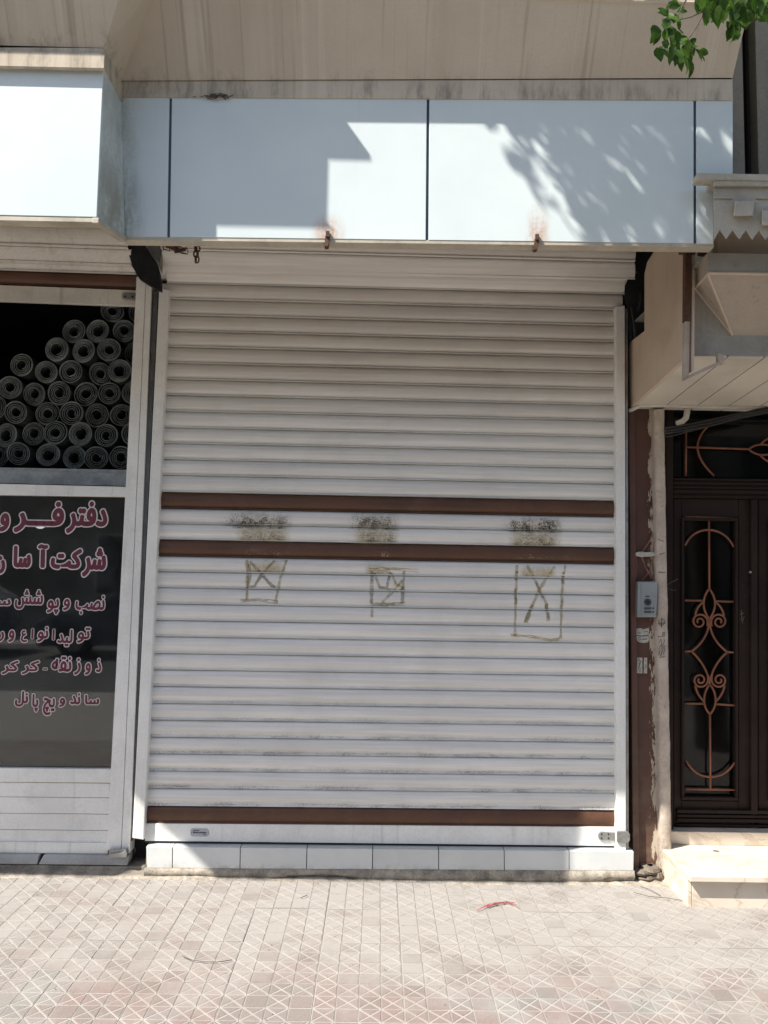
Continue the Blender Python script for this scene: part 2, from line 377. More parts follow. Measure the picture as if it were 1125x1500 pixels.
def paving(kind):
    t = NT('paving_' + kind); p = t.pos(); y = t.sep(p)[1]
    big = t.noise(p, 1.1, 5, 0.6); mid = t.noise(p, 5, 5, 0.65); fine = t.noise(p, 140, 4, 0.7)
    dustc = t.mix(fine, (0.252, 0.233, 0.214), (0.315, 0.294, 0.272))
    if kind == 'facet':
        sn = t.new('ShaderNodeVectorMath', operation='SNAP'); sn.inputs[1].default_value = (TP / 4, TP / 4, 10)
        of = t.new('ShaderNodeVectorMath', operation='ADD'); of.inputs[1].default_value = (-PX0, -YT0, 5); t.lk(p, of.inputs[0]); t.lk(of.outputs[0], sn.inputs[0])
        wn = t.new('ShaderNodeTexWhiteNoise'); t.lk(sn.outputs[0], wn.inputs['Vector']); cell = wn.outputs['Value']
        hue = t.math('ADD', t.math('MULTIPLY', cell, .5), t.math('MULTIPLY', t.rnd(), .5))
        base = t.mix(t.ramp(hue, 0.2, 0.85), (0.215, 0.185, 0.168), (0.225, 0.16, 0.147))
        base = t.mix(t.ramp(t.noise(p, 2.3, 3), 0.52, 0.68), base, (0.215, 0.215, 0.202))
        base = t.mix(t.ramp(fine, 0.3, 0.7), tuple_scale(t, base, 0.8), base)
        near = t.ramp(y, -1.28, -0.6, 0.16, 0.97)
        d = t.math('ADD', near, t.ramp(t.math('ADD', t.math('MULTIPLY', big, 0.5), t.math('MULTIPLY', mid, 0.5)), 0.36, 0.66, -0.42, 0.42), clamp=True)
        d = t.math('ADD', d, t.ramp(cell, 0.02, .6, -.34, .16), clamp=True)
        c = t.mix(d, base, dustc)
    elif kind == 'groove':
        n = t.noise(p, 9, 4)
        c = t.mix(t.math('MULTIPLY', t.ramp(n, 0.35, 0.65), t.ramp(y, -1.2, -.3, .8, .3)), dustc, (0.365, 0.342, 0.315))
    else:
        c = t.mix(0.25, dustc, (0.20, 0.17, 0.145))
    c = t.mix(t.math('MULTIPLY', t.ramp(t.noise(p, 3.1, 6, 0.7), 0.54, 0.72), 0.4), c, (0.17, 0.15, 0.125))
    c = t.mix(t.math('MULTIPLY', t.ramp(t.noise(p, 30, 5, 0.75), 0.58, 0.70), 0.35), c, (0.16, 0.135, 0.11))
    c = t.mix(t.ramp(t.vor(p, 9), 0.03, 0.015, 0, 0.5), c, (0.12, 0.1, 0.08))
    t.col(c); t.rough(0.92); t.bump(t.math('ADD', fine, mid), 0.35, 0.003)
    return t.m
def tuple_scale(t, col, k):
    return t.mix(1.0, col, (k, k, k), 'MULTIPLY')
M['pfacet'] = paving('facet'); M['pgroove'] = paving('groove'); M['pbase'] = paving('bed')

def leafmat(name, a, b, tr):
    t = NT(name)
    c = t.mix(t.rnd(), a, b)
    g = t.new('ShaderNodeTexCoord').outputs['Generated']
    c = t.mix(t.ramp(t.noise(t.pos(), 25, 3), 0.35, 0.65), c, tuple(v * 0.7 for v in a))
    t.col(c); t.rough(0.5); t.b.inputs['Specular IOR Level'].default_value = 0.3
    tl = t.new('ShaderNodeBsdfTranslucent'); t.lk(t.mix(1.0, c, (1.6, 1.9, 0.7), 'MULTIPLY'), tl.inputs[0])
    mx = t.new('ShaderNodeMixShader'); mx.inputs[0].default_value = tr
    t.lk(t.b.outputs[0], mx.inputs[1]); t.lk(tl.outputs[0], mx.inputs[2])
    t.lk(mx.outputs[0], t.n['Material Output'].inputs[0])
    return t.m
M['leaf'] = leafmat('leaf_green', (0.035, 0.08, 0.014), (0.095, 0.165, 0.025), 0.42)

def glass(name, rough=0.03, tint=(0.55, 0.6, 0.6), gain=2.2, film=0.10):
    t = NT(name)
    tr = t.new('ShaderNodeBsdfTransparent'); tr.inputs[0].default_value = (*tint, 1)
    gl = t.new('ShaderNodeBsdfGlossy'); gl.inputs['Roughness'].default_value = rough
    fr = t.new('ShaderNodeFresnel'); fr.inputs[0].default_value = 1.5
    n = t.ramp(t.noise(t.pos(), 3, 5, 0.7), 0.35, 0.75, film * .2, film)
    df = t.new('ShaderNodeBsdfDiffuse'); df.inputs[0].default_value = (0.3, 0.31, 0.3, 1)
    m1 = t.new('ShaderNodeMixShader'); t.lk(n, m1.inputs[0]); t.lk(tr.outputs[0], m1.inputs[1]); t.lk(df.outputs[0], m1.inputs[2])
    m2 = t.new('ShaderNodeMixShader'); t.lk(t.math('MULTIPLY', fr.outputs[0], gain, True), m2.inputs[0]); t.lk(m1.outputs[0], m2.inputs[1]); t.lk(gl.outputs[0], m2.inputs[2])
    t.lk(m2.outputs[0], t.n['Material Output'].inputs[0])
    return t.m
M['glass'] = glass('shop_glass')
M['doorglass'] = glass('dark_door_glass', 0.06, (0.16, 0.19, 0.19), 0.9, 0.03)

def paintmark(name, c, thresh, scale, uvfade=True, hard=0.1, amax=1.0):
    """thin worn paint: alpha broken up by noise, fading out towards the patch's border"""
    t = NT(name); p = t.pos()
    n = t.noise(p, scale, 4, 0.75)
    n2 = t.noise(p, scale * 0.12, 3, 0.6)
    a = t.ramp(t.math('ADD', t.math('MULTIPLY', n, 0.7), t.math('MULTIPLY', n2, 0.3)), thresh, thresh + hard)
    if uvfade:
        u = t.sep(t.uv())
        fx = t.math('MULTIPLY', t.ramp(u[0], 0, 0.25), t.ramp(u[0], 1, 0.75))
        a = t.math('MULTIPLY', a, t.math('MULTIPLY', fx, t.ramp(u[1], 1.0, 0.2)))
    t.b.inputs['Base Color'].default_value = (*c, 1); t.rough(0.7)
    t.lk(t.math('MULTIPLY', a, amax), t.b.inputs['Alpha'])
    return t.m
M['mark'] = paintmark('olive_brown_brush_paint', (0.40, 0.31, 0.10), 0.18, 45, False, 0.45, 0.5)
M['markdark'] = paintmark('dark_brush_paint', (0.19, 0.15, 0.055), 0.26, 60, False, 0.42, 0.6)
M['scuff'] = paintmark('black_scuff', (0.04, 0.036, 0.026), 0.505, 210, True, 0.05, 0.75)
M['wash'] = paintmark('yellowish_wash', (0.46, 0.36, 0.15), 0.20, 40, True, 0.5, 0.55)
M['scuffpale'] = paintmark('pale_scuff', (0.36, 0.24, 0.15), 0.53, 130, True, 0.06)

# ================================================================== SETTING
# ---- ground
g = MB(); g.add([(-30, -30, -0.16), (30, -30, -0.16), (30, 30, -0.16), (-30, 30, -0.16)], [(0, 1, 2, 3)])
tag(g.build('ground', M['kerb']), 'grey bare ground beneath the street and the shops', None, None, 'structure')
r = MB(); r.add([(-30, -13.0, -0.12), (30, -13.0, -0.12), (30, -5.6, -0.12), (-30, -5.6, -0.12)], [(0, 1, 2, 3)])
tag(r.build('road', M['asphalt']), 'dark asphalt road behind the photographer', None, None, 'structure')
k = MB(); k.box((-30, -5.6, -0.15), (30, -5.42, 0.0))
tag(k.build('kerb', M['kerb'], bevel=0.015), 'concrete kerb between pavement and road', None, None, 'structure')
pv = MB()
pv.box((-12, -5.42, -0.15), (12, 0.12, -0.0035))
pavement = tag(pv.build('pavement', M['pbase']), 'dusty pinkish concrete tile pavement in front of the shops', None, None, 'structure')
def tile_mesh(seed):
    rn = random.Random(seed); mb = MB(); L = TP - 0.0022; h = L / 2
    c = L / 4; D0 = -0.0013
    for i in range(4):
        mb.cur = 0
        x0 = -h + c * i + (.0006 if i else 0); x1 = -h + c * (i + 1) - (.0006 if i < 3 else 0)
        mb.box((x0, -h, -0.03), (x1, h, D0))
        for j in range(4):
            cx, cy = -h + c * (i + .5), -h + c * (j + .5)
            mb.cur = 1
            if rn.random() < 0.10:      # worn flat cell
                e = c * .46; mb.hexa([(cx - e, cy - e, D0), (cx + e, cy - e, D0), (cx + e, cy - e, -.0002), (cx - e, cy - e, -.0002)], [(cx - e, cy + e, D0), (cx + e, cy + e, D0), (cx + e, cy + e, -.0002), (cx - e, cy + e, -.0002)]); continue
            for q in range(4):
                a = q * PI / 2
                pts = [(0, 0.0), (c / 2, -c / 2), (c / 2, c / 2)]
                ce = Vector((c / 3, 0))
                wob = rn.uniform(-0.0005, 0.0003)
                def tr(pt, k, z):
                    v = ce + (Vector(pt) - ce) * k
                    return (cx + v.x * math.cos(a) - v.y * math.sin(a), cy + v.x * math.sin(a) + v.y * math.cos(a), z)
                top = [tr(pt, 0.75, 0.0 + wob) for pt in pts]; bot = [tr(pt, 0.86, D0) for pt in pts]
                mb.add(top + bot, [(0, 1, 2), (0, 3, 4, 1), (1, 4, 5, 2), (2, 5, 3, 0)])
    me = bpy.data.meshes.new('paving_tile'); me.from_pydata([tuple(v) for v in mb.v], [], mb.f)
    me.materials.append(M['pgroove']); me.materials.append(M['pfacet'])
    me.polygons.foreach_set('material_index', mb.mi)
    bm = bmesh.new(); bm.from_mesh(me); bmesh.ops.recalc_face_normals(bm, faces=bm.faces); bm.to_mesh(me); bm.free()
    return me
tmeshes = [tile_mesh(s) for s in range(5)]
first_tile = True
ntile = 0
for j in range(9):
    for i in range(-2, 20):
        x = PX0 + (i + 0.5) * TP; y = YT0 - (j + 0.5) * TP
        if abs(x) > 3.2 or (x - TP / 2 > 1.46 and y - TP / 2 > -0.31): continue
        o = bpy.data.objects.new('paving_tile', random.choice(tmeshes)); COL.objects.link(o)
        o.parent = pavement
        o.location = (x + random.uniform(-.0015, .0015), y + random.uniform(-.0015, .0015), random.uniform(-0.0008, 0.0008))
        o.rotation_euler = (random.uniform(-.004, .004), random.uniform(-.004, .004), random.choice((0, 2)) * PI / 2 + random.uniform(-.004, .004))
        ntile += 1
# broken strip of cement between the tiles and the walls
ce = MB(); nx, ny = 150, 6
for i in range(nx + 1):
    x = -2.6 + 4.9 * i / nx
    for jx in range(ny + 1):
        f = jx / ny
        yy = -0.012 - (0.085 + 0.02 * noise.noise((x * 3, 0, 4))) * f
        zz = 0.016 * (1 - f) ** 1.3 + 0.010 * noise.noise((x * 9, f * 4, 1)) * (1 - f) + 0.006 * noise.noise((x * 30, f * 9, 2)) + 0.003
        if f > .98: zz = -0.01
        ce.v.append(Vector((x, yy, zz)))
for i in range(nx):
    for jx in range(ny):
        a = i * (ny + 1) + jx; ce.f.append([a, a + 1, a + ny + 2, a + ny + 1]); ce.mi.append(0)
o = ce.build('cement_strip', M['mortar'], pavement, smooth=True)

# ---- street behind the camera (seen in the shop glass)
opp = thing('opposite_house', 'beige stone house front across the street, mirrored in the shop glass', 'building', (0, -17, 0))
b = MB(); b.box((-14, -22, -0.16), (14, -17, 6.2)); b.build('wall', M['oppwall'], opp)
for i in range(6):
    for zz in (0.8, 3.8):
        x = -12 + i * 4.4
        f = MB(); f.box((x, -17.0, zz), (x + 1.7, -16.93, zz + 1.7)); wi = f.build('window', M['beigetrim'], opp)
        f = MB(); f.box((x + .08, -16.95, zz + .08), (x + 1.62, -16.92, zz + 1.62)); f.build('pane', M['black'], wi)
cy0, cy1 = -12.0, -10.3
def parked_car(dx, paint, label):
    car = thing('parked_car', label, 'car', (-4.2 + dx, -11.2, -0.12), 'cars parked along the far kerb')
    prof = [(-6.2, .2), (-6.25, .62), (-5.9, .84), (-5.2, .92), (-4.5, 1.38), (-3.1, 1.42), (-2.3, 1.0), (-2.2, .3)]
    cb = MB(); cb.prism([(a + dx, cy1, z - .12) for a, z in prof], (0, cy0 - cy1, 0)); cb.build('body', paint, car, bevel=0.06)
    cw = MB(); cw.prism([(a + dx, cy1 + .004, z) for a, z in ((-4.98, .82), (-4.42, 1.2), (-3.9, 1.22), (-3.9, .85))], (0, -.02, 0)); cw.build('side_window', M['black'], car)
    cw = MB(); cw.prism([(a + dx, cy1 + .004, z) for a, z in ((-3.82, .85), (-3.82, 1.22), (-3.2, 1.24), (-2.7, .9))], (0, -.02, 0)); cw.build('side_window', M['black'], car)
    for a in (-5.5, -2.9):
        cw = MB(); cw.disc((a + dx, cy1 + .02, .19), .31, cy1 - .2, 20); wh = cw.build('wheel', M['black'], car)
        cw = MB(); cw.disc((a + dx, cy1 + .035, .19), .19, cy1 - .02, 16); cw.build('rim', M['galv'], wh)
M['carsilver'] = simple('silver_car_paint', (0.36, 0.37, 0.38), 0.25, 0.05, 3, metal=0.4, bump=0)
parked_car(0, M['carpaint'], 'dark blue parked hatchback by the far kerb, mirrored in the shop glass')
parked_car(-4.9, M['carsilver'], 'silver parked hatchback behind the dark blue one, mirrored in the shop glass')
parked_car(5.6, M['carsilver'], 'silver parked hatchback ahead of the dark blue one across the street')

# ================================================================== BUILDING
bld = thing('upper_facade', 'stained beige stucco overhang of the building above the white shop sign', 'building', (0, 0, 3.4))
ZT = 3.63
A0 = W(152, 70, -1.262); B0 = W(178, 118, -1.06); R0 = W(1073, 114, -1.06)
yM, yL = -1.225, -1.44
ZTL = 3.705
zb = 3.37
# lower band
m = MB()
m.prism([W(178, 142, -1.055), W(1073.5, 146.5, -1.055), W(1073, 116, -1.055), W(178, 118, -1.055)], (0, 1.2, 0))
m.build('lower_band', M['stucco'], bld)
m = MB()
lb = [W(-900, 95, -1.26), W(152, 98, -1.26), W(152, 70, -1.26), W(-900, 67, -1.26)]
m.prism(lb, (0, 1.3, 0)); q = W(152, 98.5, -1.276); m.box((-5.0, -1.276, q.z - .003), (q.x, -1.2595, A0.z - .03)); m.build('lower_band', M['stucco'], bld)  # the box is a drip ledge added to shade the sign below
# flared front of the main bay, with its upper wall
vB = Vector((B0.x, -1.06, B0.z)); vR = Vector((R0.x, -1.06, R0.z))
vC = Vector((-0.86, yM, ZT)); vT = Vector((W(1102, 3, yM).x, yM, ZT + 0.03))
m = MB()
back = Vector((0, 1.3, 0))
N = 24
lo = [vB.lerp(vR, i / N) for i in range(N + 1)]; hi = [vC.lerp(vT, i / N) for i in range(N + 1)]
for i in range(N):
    m.add([lo[i], lo[i + 1], hi[i + 1], hi[i]], [(0, 1, 2, 3)])
m.add([vR, vR + back, vT + back, vT], [(0, 1, 2, 3)])
m.build('flared_front', M['stucco'], bld)
m = MB(); m.box((-0.86, yM + 0.008, ZT + 0.0), (vT.x - 0.004, 0.2, 7.2)); m.build('upper_wall', M['stucco'], bld)
vA = Vector((A0.x, -1.262, A0.z)); vD = Vector((-0.845, yL, ZTL)); vAl = Vector((-5.0, -1.262, A0.z)); vDl = Vector((-5.2, yL, ZTL))
m = MB()
m.add([vAl, vA, vD, vDl], [(0, 1, 2, 3)]); m.add([vA, vB, vC, vD], [(0, 1, 2, 3)])
m.build('flared_front', M['stucco'], bld)
m = MB(); m.add([vA, W(152, 98, -1.262), W(178, 142, -1.06), vB], [(0, 1, 2, 3)]); m.build('return_band', M['stucco'], bld)
m = MB(); m.box((-5.2, yL + 0.008, ZTL), (-0.853, 0.2, 7.2)); m.build('upper_wall', M['stucco'], bld)
m = MB(); m.box((-5.2, yL - 0.004, 3.99), (-0.71, -0.4, 4.012)); m.build('string_course', M['stucco'], bld)
m = MB(); m.box((-4.6, 0.0, 3.32), (1.25, 0.6, 3.6)); m.box((-4.6, -1.0, 3.30), (1.25, 0.0, 3.36)); m.build('soffit', M['plaster'], bld)
m = MB(); m.box((-8, 0.3, 3.61), (6, 5.0, 7.2)); m.build('wall', M['stucco'], bld)

# ---- back wall and rooms
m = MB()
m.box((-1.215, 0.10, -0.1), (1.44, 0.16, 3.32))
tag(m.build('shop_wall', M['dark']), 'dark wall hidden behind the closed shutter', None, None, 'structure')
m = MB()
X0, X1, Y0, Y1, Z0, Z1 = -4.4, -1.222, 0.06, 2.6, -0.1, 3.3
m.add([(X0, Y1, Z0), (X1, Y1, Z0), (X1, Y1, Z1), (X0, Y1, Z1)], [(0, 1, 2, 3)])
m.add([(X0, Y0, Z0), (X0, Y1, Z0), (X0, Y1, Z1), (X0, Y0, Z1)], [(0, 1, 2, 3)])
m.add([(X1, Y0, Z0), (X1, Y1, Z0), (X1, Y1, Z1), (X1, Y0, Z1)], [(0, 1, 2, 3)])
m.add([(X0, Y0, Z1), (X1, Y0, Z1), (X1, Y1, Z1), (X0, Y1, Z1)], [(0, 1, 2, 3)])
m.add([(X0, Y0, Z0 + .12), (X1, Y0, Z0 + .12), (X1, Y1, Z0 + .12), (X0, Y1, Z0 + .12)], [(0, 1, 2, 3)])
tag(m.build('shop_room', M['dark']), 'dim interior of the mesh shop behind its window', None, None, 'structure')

# ---- sign fascia, main
yf = -1.05
sign = thing('shop_sign', 'blank white sign of jointed composite panels above the closed shutter', 'shop sign', (0.17, yf, 2.77))
joints = [(250, 141.5, 247, 350.5), (627, 143.5, 625.5, 354.5), (1018, 145.5, 1018.5, 357)]
def panel(x0t, x0b, x1t, x1b, ytl, ybl, ytr, ybr):
    mb = MB(); mb.pprism([(x0b, ybl), (x1b, ybr), (x1t, ytr), (x0t, ytl)], yf, yf + 0.03); return mb
def topy(x): return 141 + (x - 178) * (146.5 - 141) / 895
def boty(x): return 346.3 + (x - 185) * (356.5 - 346.3) / 845
edges_t = [176, 248.2, 251.8, 625.2, 629.2, 1016, 1020.2, 1073.5]
edges_b = [181, 244.8, 248.8, 623.6, 627.8, 1016.3, 1020.5, 1045]
for i in range(3):
    a, bq = 2 * i, 2 * i + 1
    panel(edges_t[a], edges_b[a], edges_t[bq], edges_b[bq], topy(edges_t[a]), boty(edges_b[a]), topy(edges_t[bq]), boty(edges_b[bq])).build('panel', M['acp'], sign, bevel=0.0015)
m = MB(); m.pprism([(1020.5, 357), (1045, 357), (1045.3, 262), (1073.5, 258), (1073.5, 146.5), (1020.2, 146)], yf, yf + 0.03)
m.build('panel', M['acp'], sign, bevel=0.0015)
for (xt, yt, xb, yb) in joints:
    m = MB(); m.pprism([(xb - 2.3, yb + 1), (xb + 2.3, yb + 1), (xt + 2.3, yt), (xt - 2.3, yt)], yf + 0.006, yf + 0.034); m.build('joint_strip', M['bluegrey'], sign)
m = MB(); m.pprism([(181, 352), (1046, 362.5), (1046, 356.6), (181, 346.4)], yf + 0.002, yf + 0.05); m.build('edge_trim', M['beigetrim'], sign, bevel=0.002)
m = MB(); m.hexa([W(188, 340, -1.0), W(1040, 350, -1.0), W(1066, 150, -1.0), W(185, 146, -1.0)], [W(188, 340, -.96), W(1040, 350, -.96), W(1066, 150, -.96), W(185, 146, -.96)]); m.build('backing', M['darksteel'], sign)
for (hx, hy) in ((480, 346), (786.5, 350.5)):
    m = MB(); q = W(hx, hy, yf - .004)
    m.box((q.x - .007, yf - .012, q.z - .004), (q.x + .007, yf - .002, q.z + .018))
    m.prism([(q.x - .012, yf - .006, q.z - .040), (q.x + .003, yf - .006, q.z - .040), (q.x + .009, yf - .006, q.z), (q.x - .009, yf - .006, q.z)], (0, .03, 0))
    m.build('iron_hook', M['rust'], sign)
# stray dirt nest on top of the sign
m = MB()
for q in range(40):
    px = random.gauss(318, 9); py = 140.5 + random.gauss(0, 1.4)
    p0 = W(px, py, yf - .01); d = Vector((random.uniform(-.03, .03), random.uniform(-.01, .01), random.uniform(-.012, .012)))
    m.tube([p0, p0 + d], .0016, 4)
tag(m.build('dry_nest', M['twig']), 'small dark tuft of dry straw caught on top of the white sign', 'nest')

# ---- sign fascia, left
yl = -1.25
ls = thing('shop_sign', 'sunlit blank white sign over the mesh shop, standing further out', 'shop sign', (-2, yl, 2.73))
m = MB(); p_ = [W(141.5, 318, yl), W(151.5, 98, yl)]
m.prism([Vector((-2.70, yl, 2.73)), p_[0], p_[1], Vector((-3.25, yl, 3.35)), Vector((-3.25, yl, 3.24))], (0, .03, 0)); m.build('panel', M['acp'], ls, bevel=0.0015)  # unseen left end slanted to let a sun triangle onto the plinth
m = MB(); q0, q1, q2, q3 = W(142, 318, yl + .002), W(183, 347, yf - .004), W(178, 142, yf - .004), W(152, 98, yl + .002)
m.hexa([q0, q1, q2, q3], [q + Vector((-.02, .0, 0)) for q in (q0, q1, q2, q3)]); m.build('return_panel', M['acp'], ls)
m = MB(); a = W(140, 325.5, yl); c = W(141.5, 318.2, yl); m.hexa([(-2.69, yl + .002, a.z - .004), (a.x, yl + .002, a.z), (c.x, yl + .002, c.z), (-2.71, yl + .002, c.z - .004)], [(-2.69, yl + .05, a.z - .004), (a.x, yl + .05, a.z), (c.x, yl + .05, c.z), (-2.71, yl + .05, c.z - .004)]); m.build('edge_trim', M['beigetrim'], ls, bevel=.002)
m = MB(); a, c = W(140, 318.5, yl), W(181, 347, yf - .002)
m.hexa([a + Vector((-.012, 0, -.022)), c + Vector((-.012, 0, -.022)), c + Vector((-.012, 0, 0)), a + Vector((-.012, 0, 0))], [a + Vector((.012, 0, -.022)), c + Vector((.012, 0, -.022)), c + Vector((.012, 0, 0)), a + Vector((.012, 0, 0))])
m.build('corner_trim', M['beigetrim'], ls, bevel=.003)
m = MB(); m.box((-2.6, yl + .05, 2.9), (-1.06, yl + .09, 3.30)); m.build('backing', M['darksteel'], ls)
ns = thing('shop_sign', 'blank white sign added out of view at the left to shade the mesh shop', 'shop sign', (-4.2, yl, 2.73))  # unseen sign added to keep the sun off the mesh shop front
m = MB(); m.box((-5.2, yl, 2.73), (-3.2, yl + .03, 3.35)); m.build('panel', M['acp'], ns, bevel=.0015)
m = MB(); m.box((-5.2, yl + .05, 2.9), (-3.24, yl + .09, 3.30)); m.build('backing', M['darksteel'], ns)

# ================================================================== CLOSED SHUTTER
sh = thing('roller_shutter', 'closed white roller shutter with three brown slats and faded brush marks', 'roller shutter', (0.05, 0, 0.14))
JL = [414.6, 438.5, 461.6, 485.4, 508.5, 532, 555.8, 579, 602.5, 626.4, 649.5, 673, 696, 720.8, 744.6, 767, 790.2, 814.5, 837.3, 860.7, 884.5, 908.5, 932.3, 956.8, 980.5, 1005, 1029.8, 1054.2, 1079, 1103.3, 1128.3, 1153.8, 1179.8, 1206]
def jr(y): return y + 16.5 - max(0, (y - 470)) * 0.0139
JX = lambda y: 246 - (y - 425) * 0.0455
ZL = [W(JX(y), y, 0).z for y in JL]
ZR = [W(902, jr(y), 0).z for y in JL]
XL, XR = -1.155, 1.262
PROF = [(0.0, .005), (.024, .005), (.038, -.0030), (.10, -.0088), (.20, -.0124), (.33, -.0148), (.48, -.0153), (.64, -.0136), (.77, -.0100), (.865, -.0048), (.945, -.0128), (.966, -.0131), (.978, -.004), (1.0, .005)]
NOM = 0.084
def slat_mesh():
    me = bpy.data.meshes.new('slat'); vs = []; fs = []; nx = 2
    for i in range(nx):
        for (t, y) in PROF: vs.append((XL + (XR - XL) * i / (nx - 1), y, -t * NOM))
    n = len(PROF)
    for j in range(n - 1): fs.append((j, j + 1, n + j + 1, n + j))
    me.from_pydata(vs, [], fs)
    me.polygons.foreach_set('use_smooth', [True] * len(fs))
    bm = bmesh.new(); bm.from_mesh(me)
    for e in bm.edges:
        if len(e.link_faces) == 2 and e.calc_face_angle() > 0.75: e.smooth = False
    for f in bm.faces:
        if f.normal.y > 0: f.normal_flip()
    bm.to_mesh(me); bm.free(); return me
sm_white = slat_mesh(); sm_white.materials.append(M['slat'])
sm_brown = slat_mesh(); sm_brown.materials.append(M['brown_slat'])
# brown slats are smoother: only a thin pale lip of the slat above shows
for i in range(len(JL) - 1):
    brown = i in (13, 16, 32)
    o = bpy.data.objects.new('slat', sm_brown if brown else sm_white); COL.objects.link(o); attach(o, sh)
    hL = ZL[i] - ZL[i + 1]; hR = ZR[i] - ZR[i + 1]
    o.location = (0, random.uniform(-.0006, .0006), (ZL[i] * XR - ZR[i] * XL) / (XR - XL))
    o.scale = (1, 1, (hL + hR) / 2 / NOM)
    ang = math.atan2(ZL[i] - ZR[i], XR - XL)
    o.rotation_euler = (random.uniform(-.012, .012), ang + random.uniform(-.0006, .0006), 0)
    if brown: o['label'] = 'dark brown slat'
def slat_y(x, z):
    """front of the closed curtain at height z"""
    f = (x - XL) / (XR - XL)
    for i in range(len(JL) - 1):
        a = ZL[i] + (ZR[i] - ZL[i]) * f; bq = ZL[i + 1] + (ZR[i + 1] - ZL[i + 1]) * f
        if bq <= z <= a:
            t = (a - z) / (a - bq)
            for (t0, y0), (t1, y1) in zip(PROF, PROF[1:]):
                if t0 <= t <= t1: return y0 + (y1 - y0) * (t - t0) / max(1e-9, t1 - t0)
    return -0.0125
# slats on the roll above the guides
rollrows = [(391.0, 414.8, 407.5, 431.0, -0.062, -0.012, 245, 914), (365.5, 391.2, 384.5, 408.6, -0.135, -0.068, 238, 929.5), (343, 365.7, 358, 383.5, -0.15, -0.140, 238, 930)]
for (tl, bl, tr_, br, yt, yb, xa, xb) in rollrows:
    m = MB(); vs = []
    for (px, ta, ba) in ((xa, tl, bl), (xb, tr_, br)):
        Pt = W(px, ta, yt); Pb = W(px, ba, yb)
        for (t, y) in PROF:
            dd = (Pb - Pt).normalized(); nn_ = Vector((0, dd.z, -dd.y)) if dd.z < 0 else Vector((0, -1, 0))
            q = Pt.lerp(Pb, t) - nn_.normalized() * y * (-1 if nn_.y > 0 else 1) * .95; vs.append(q)
    n = len(PROF)
    m.add(vs, [(j, j + 1, n + j + 1, n + j) for j in range(n - 1)])
    o = m.build('slat', M['slat'], sh)
m = MB(); m.tube([(-1.17, .0, 3.13), (1.27, .0, 3.13)], .135, 18); m.build('roller_tube', M['slat'], sh)
# bottom rail
m = MB()
m.pprism([(212, 1232), (903, 1239.5), (903, 1211.8), (212, 1206.2)], -.016, .006)
o = m.build('bottom_rail', M['white'], sh, bevel=.003)
m = MB(); m.pprism([(212, 1234.2), (903, 1241.8), (903, 1239.6), (212, 1232.1)], -.012, .004); m.build('rubber_seal', M['black'], sh)
# guides
def guide(pf, side, name='guide_rail'):
    m = MB(); m.pprism(pf, -.045, .02); m.build(name, M['white'], sh, bevel=.004)
guide([(193.5, 1228), (210.5, 1230.5), (247.5, 424), (233, 422)], -1)
guide([(903.2, 1246), (917.5, 1246), (915.5, 447), (902.2, 449)], 1)
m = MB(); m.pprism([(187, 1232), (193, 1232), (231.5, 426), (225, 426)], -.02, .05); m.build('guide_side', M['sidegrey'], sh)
m = MB(); m.pprism([(917.6, 1244), (921, 1244), (919.5, 452), (916, 452)], -.03, .05); m.build('guide_side', M['galv'], sh)
# left end plate and right dark void
m = MB(); m.pprism([(185, 348), (209, 350), (214, 361), (223, 371), (231, 390), (235.5, 408), (236, 426), (228, 423), (216, 416), (204, 408), (194, 391), (188, 371)], -.12, -.09); m.build('end_plate_or_void', M['plate_dark'], sh, bevel=.003)
m = MB(); m.pprism([(213, 351), (233, 352), (236, 370), (233, 384), (226, 380), (217, 366)], -.135, -.122); m.build('bracket', M['sidegrey'], sh, bevel=.002)
m = MB(); m.pprism([(210, 350), (234, 351), (238, 366), (237, 400), (233, 392), (223, 371), (214, 361)], -.13, -.115); m.build('bracket', M['galv'], sh, bevel=.003)
m = MB(); m.pprism([(930, 360), (962, 361), (948, 384), (944, 402), (944, 484), (922, 502), (919, 452), (915, 430)], -.03, .0); m.build('end_plate_or_void', M['black'], sh)  # black sheet put in for the dark void beside the roll
for q in ((925, 450, 931, 500), (938, 430, 934, 455), (934, 400, 930, 396)):
    m = MB(); m.tube([W(q[0], q[1], -.06), W((q[0] + q[2]) / 2 + 1, (q[1] + q[3]) / 2, -.07), W(q[2], q[3], -.06)], .006, 6); m.build('hanging_wire', M['darksteel'], sh)
# latch
lt = MB()
lt.pprism([(876, 1224), (877, 1220), (880, 1218.5), (903, 1219.5), (903, 1232), (880, 1231), (877, 1229)], -.026, -.016)
la = lt.build('latch', M['galv'], sh, bevel=.003)
m = MB(); m.pprism([(904, 1234), (920, 1235), (923, 1231), (923, 1222), (920, 1218), (904, 1218)], -.058, -.046); m.build('hasp', M['galv'], la, bevel=.003)
for q in ((881.5, 1222), (891.5, 1222), (881.5, 1228), (891.5, 1228)):
    m = MB(); c = W(q[0], q[1], -.0275); m.disc(c, .0045, -.02, 10); m.build('screw', M['darksteel'], la)
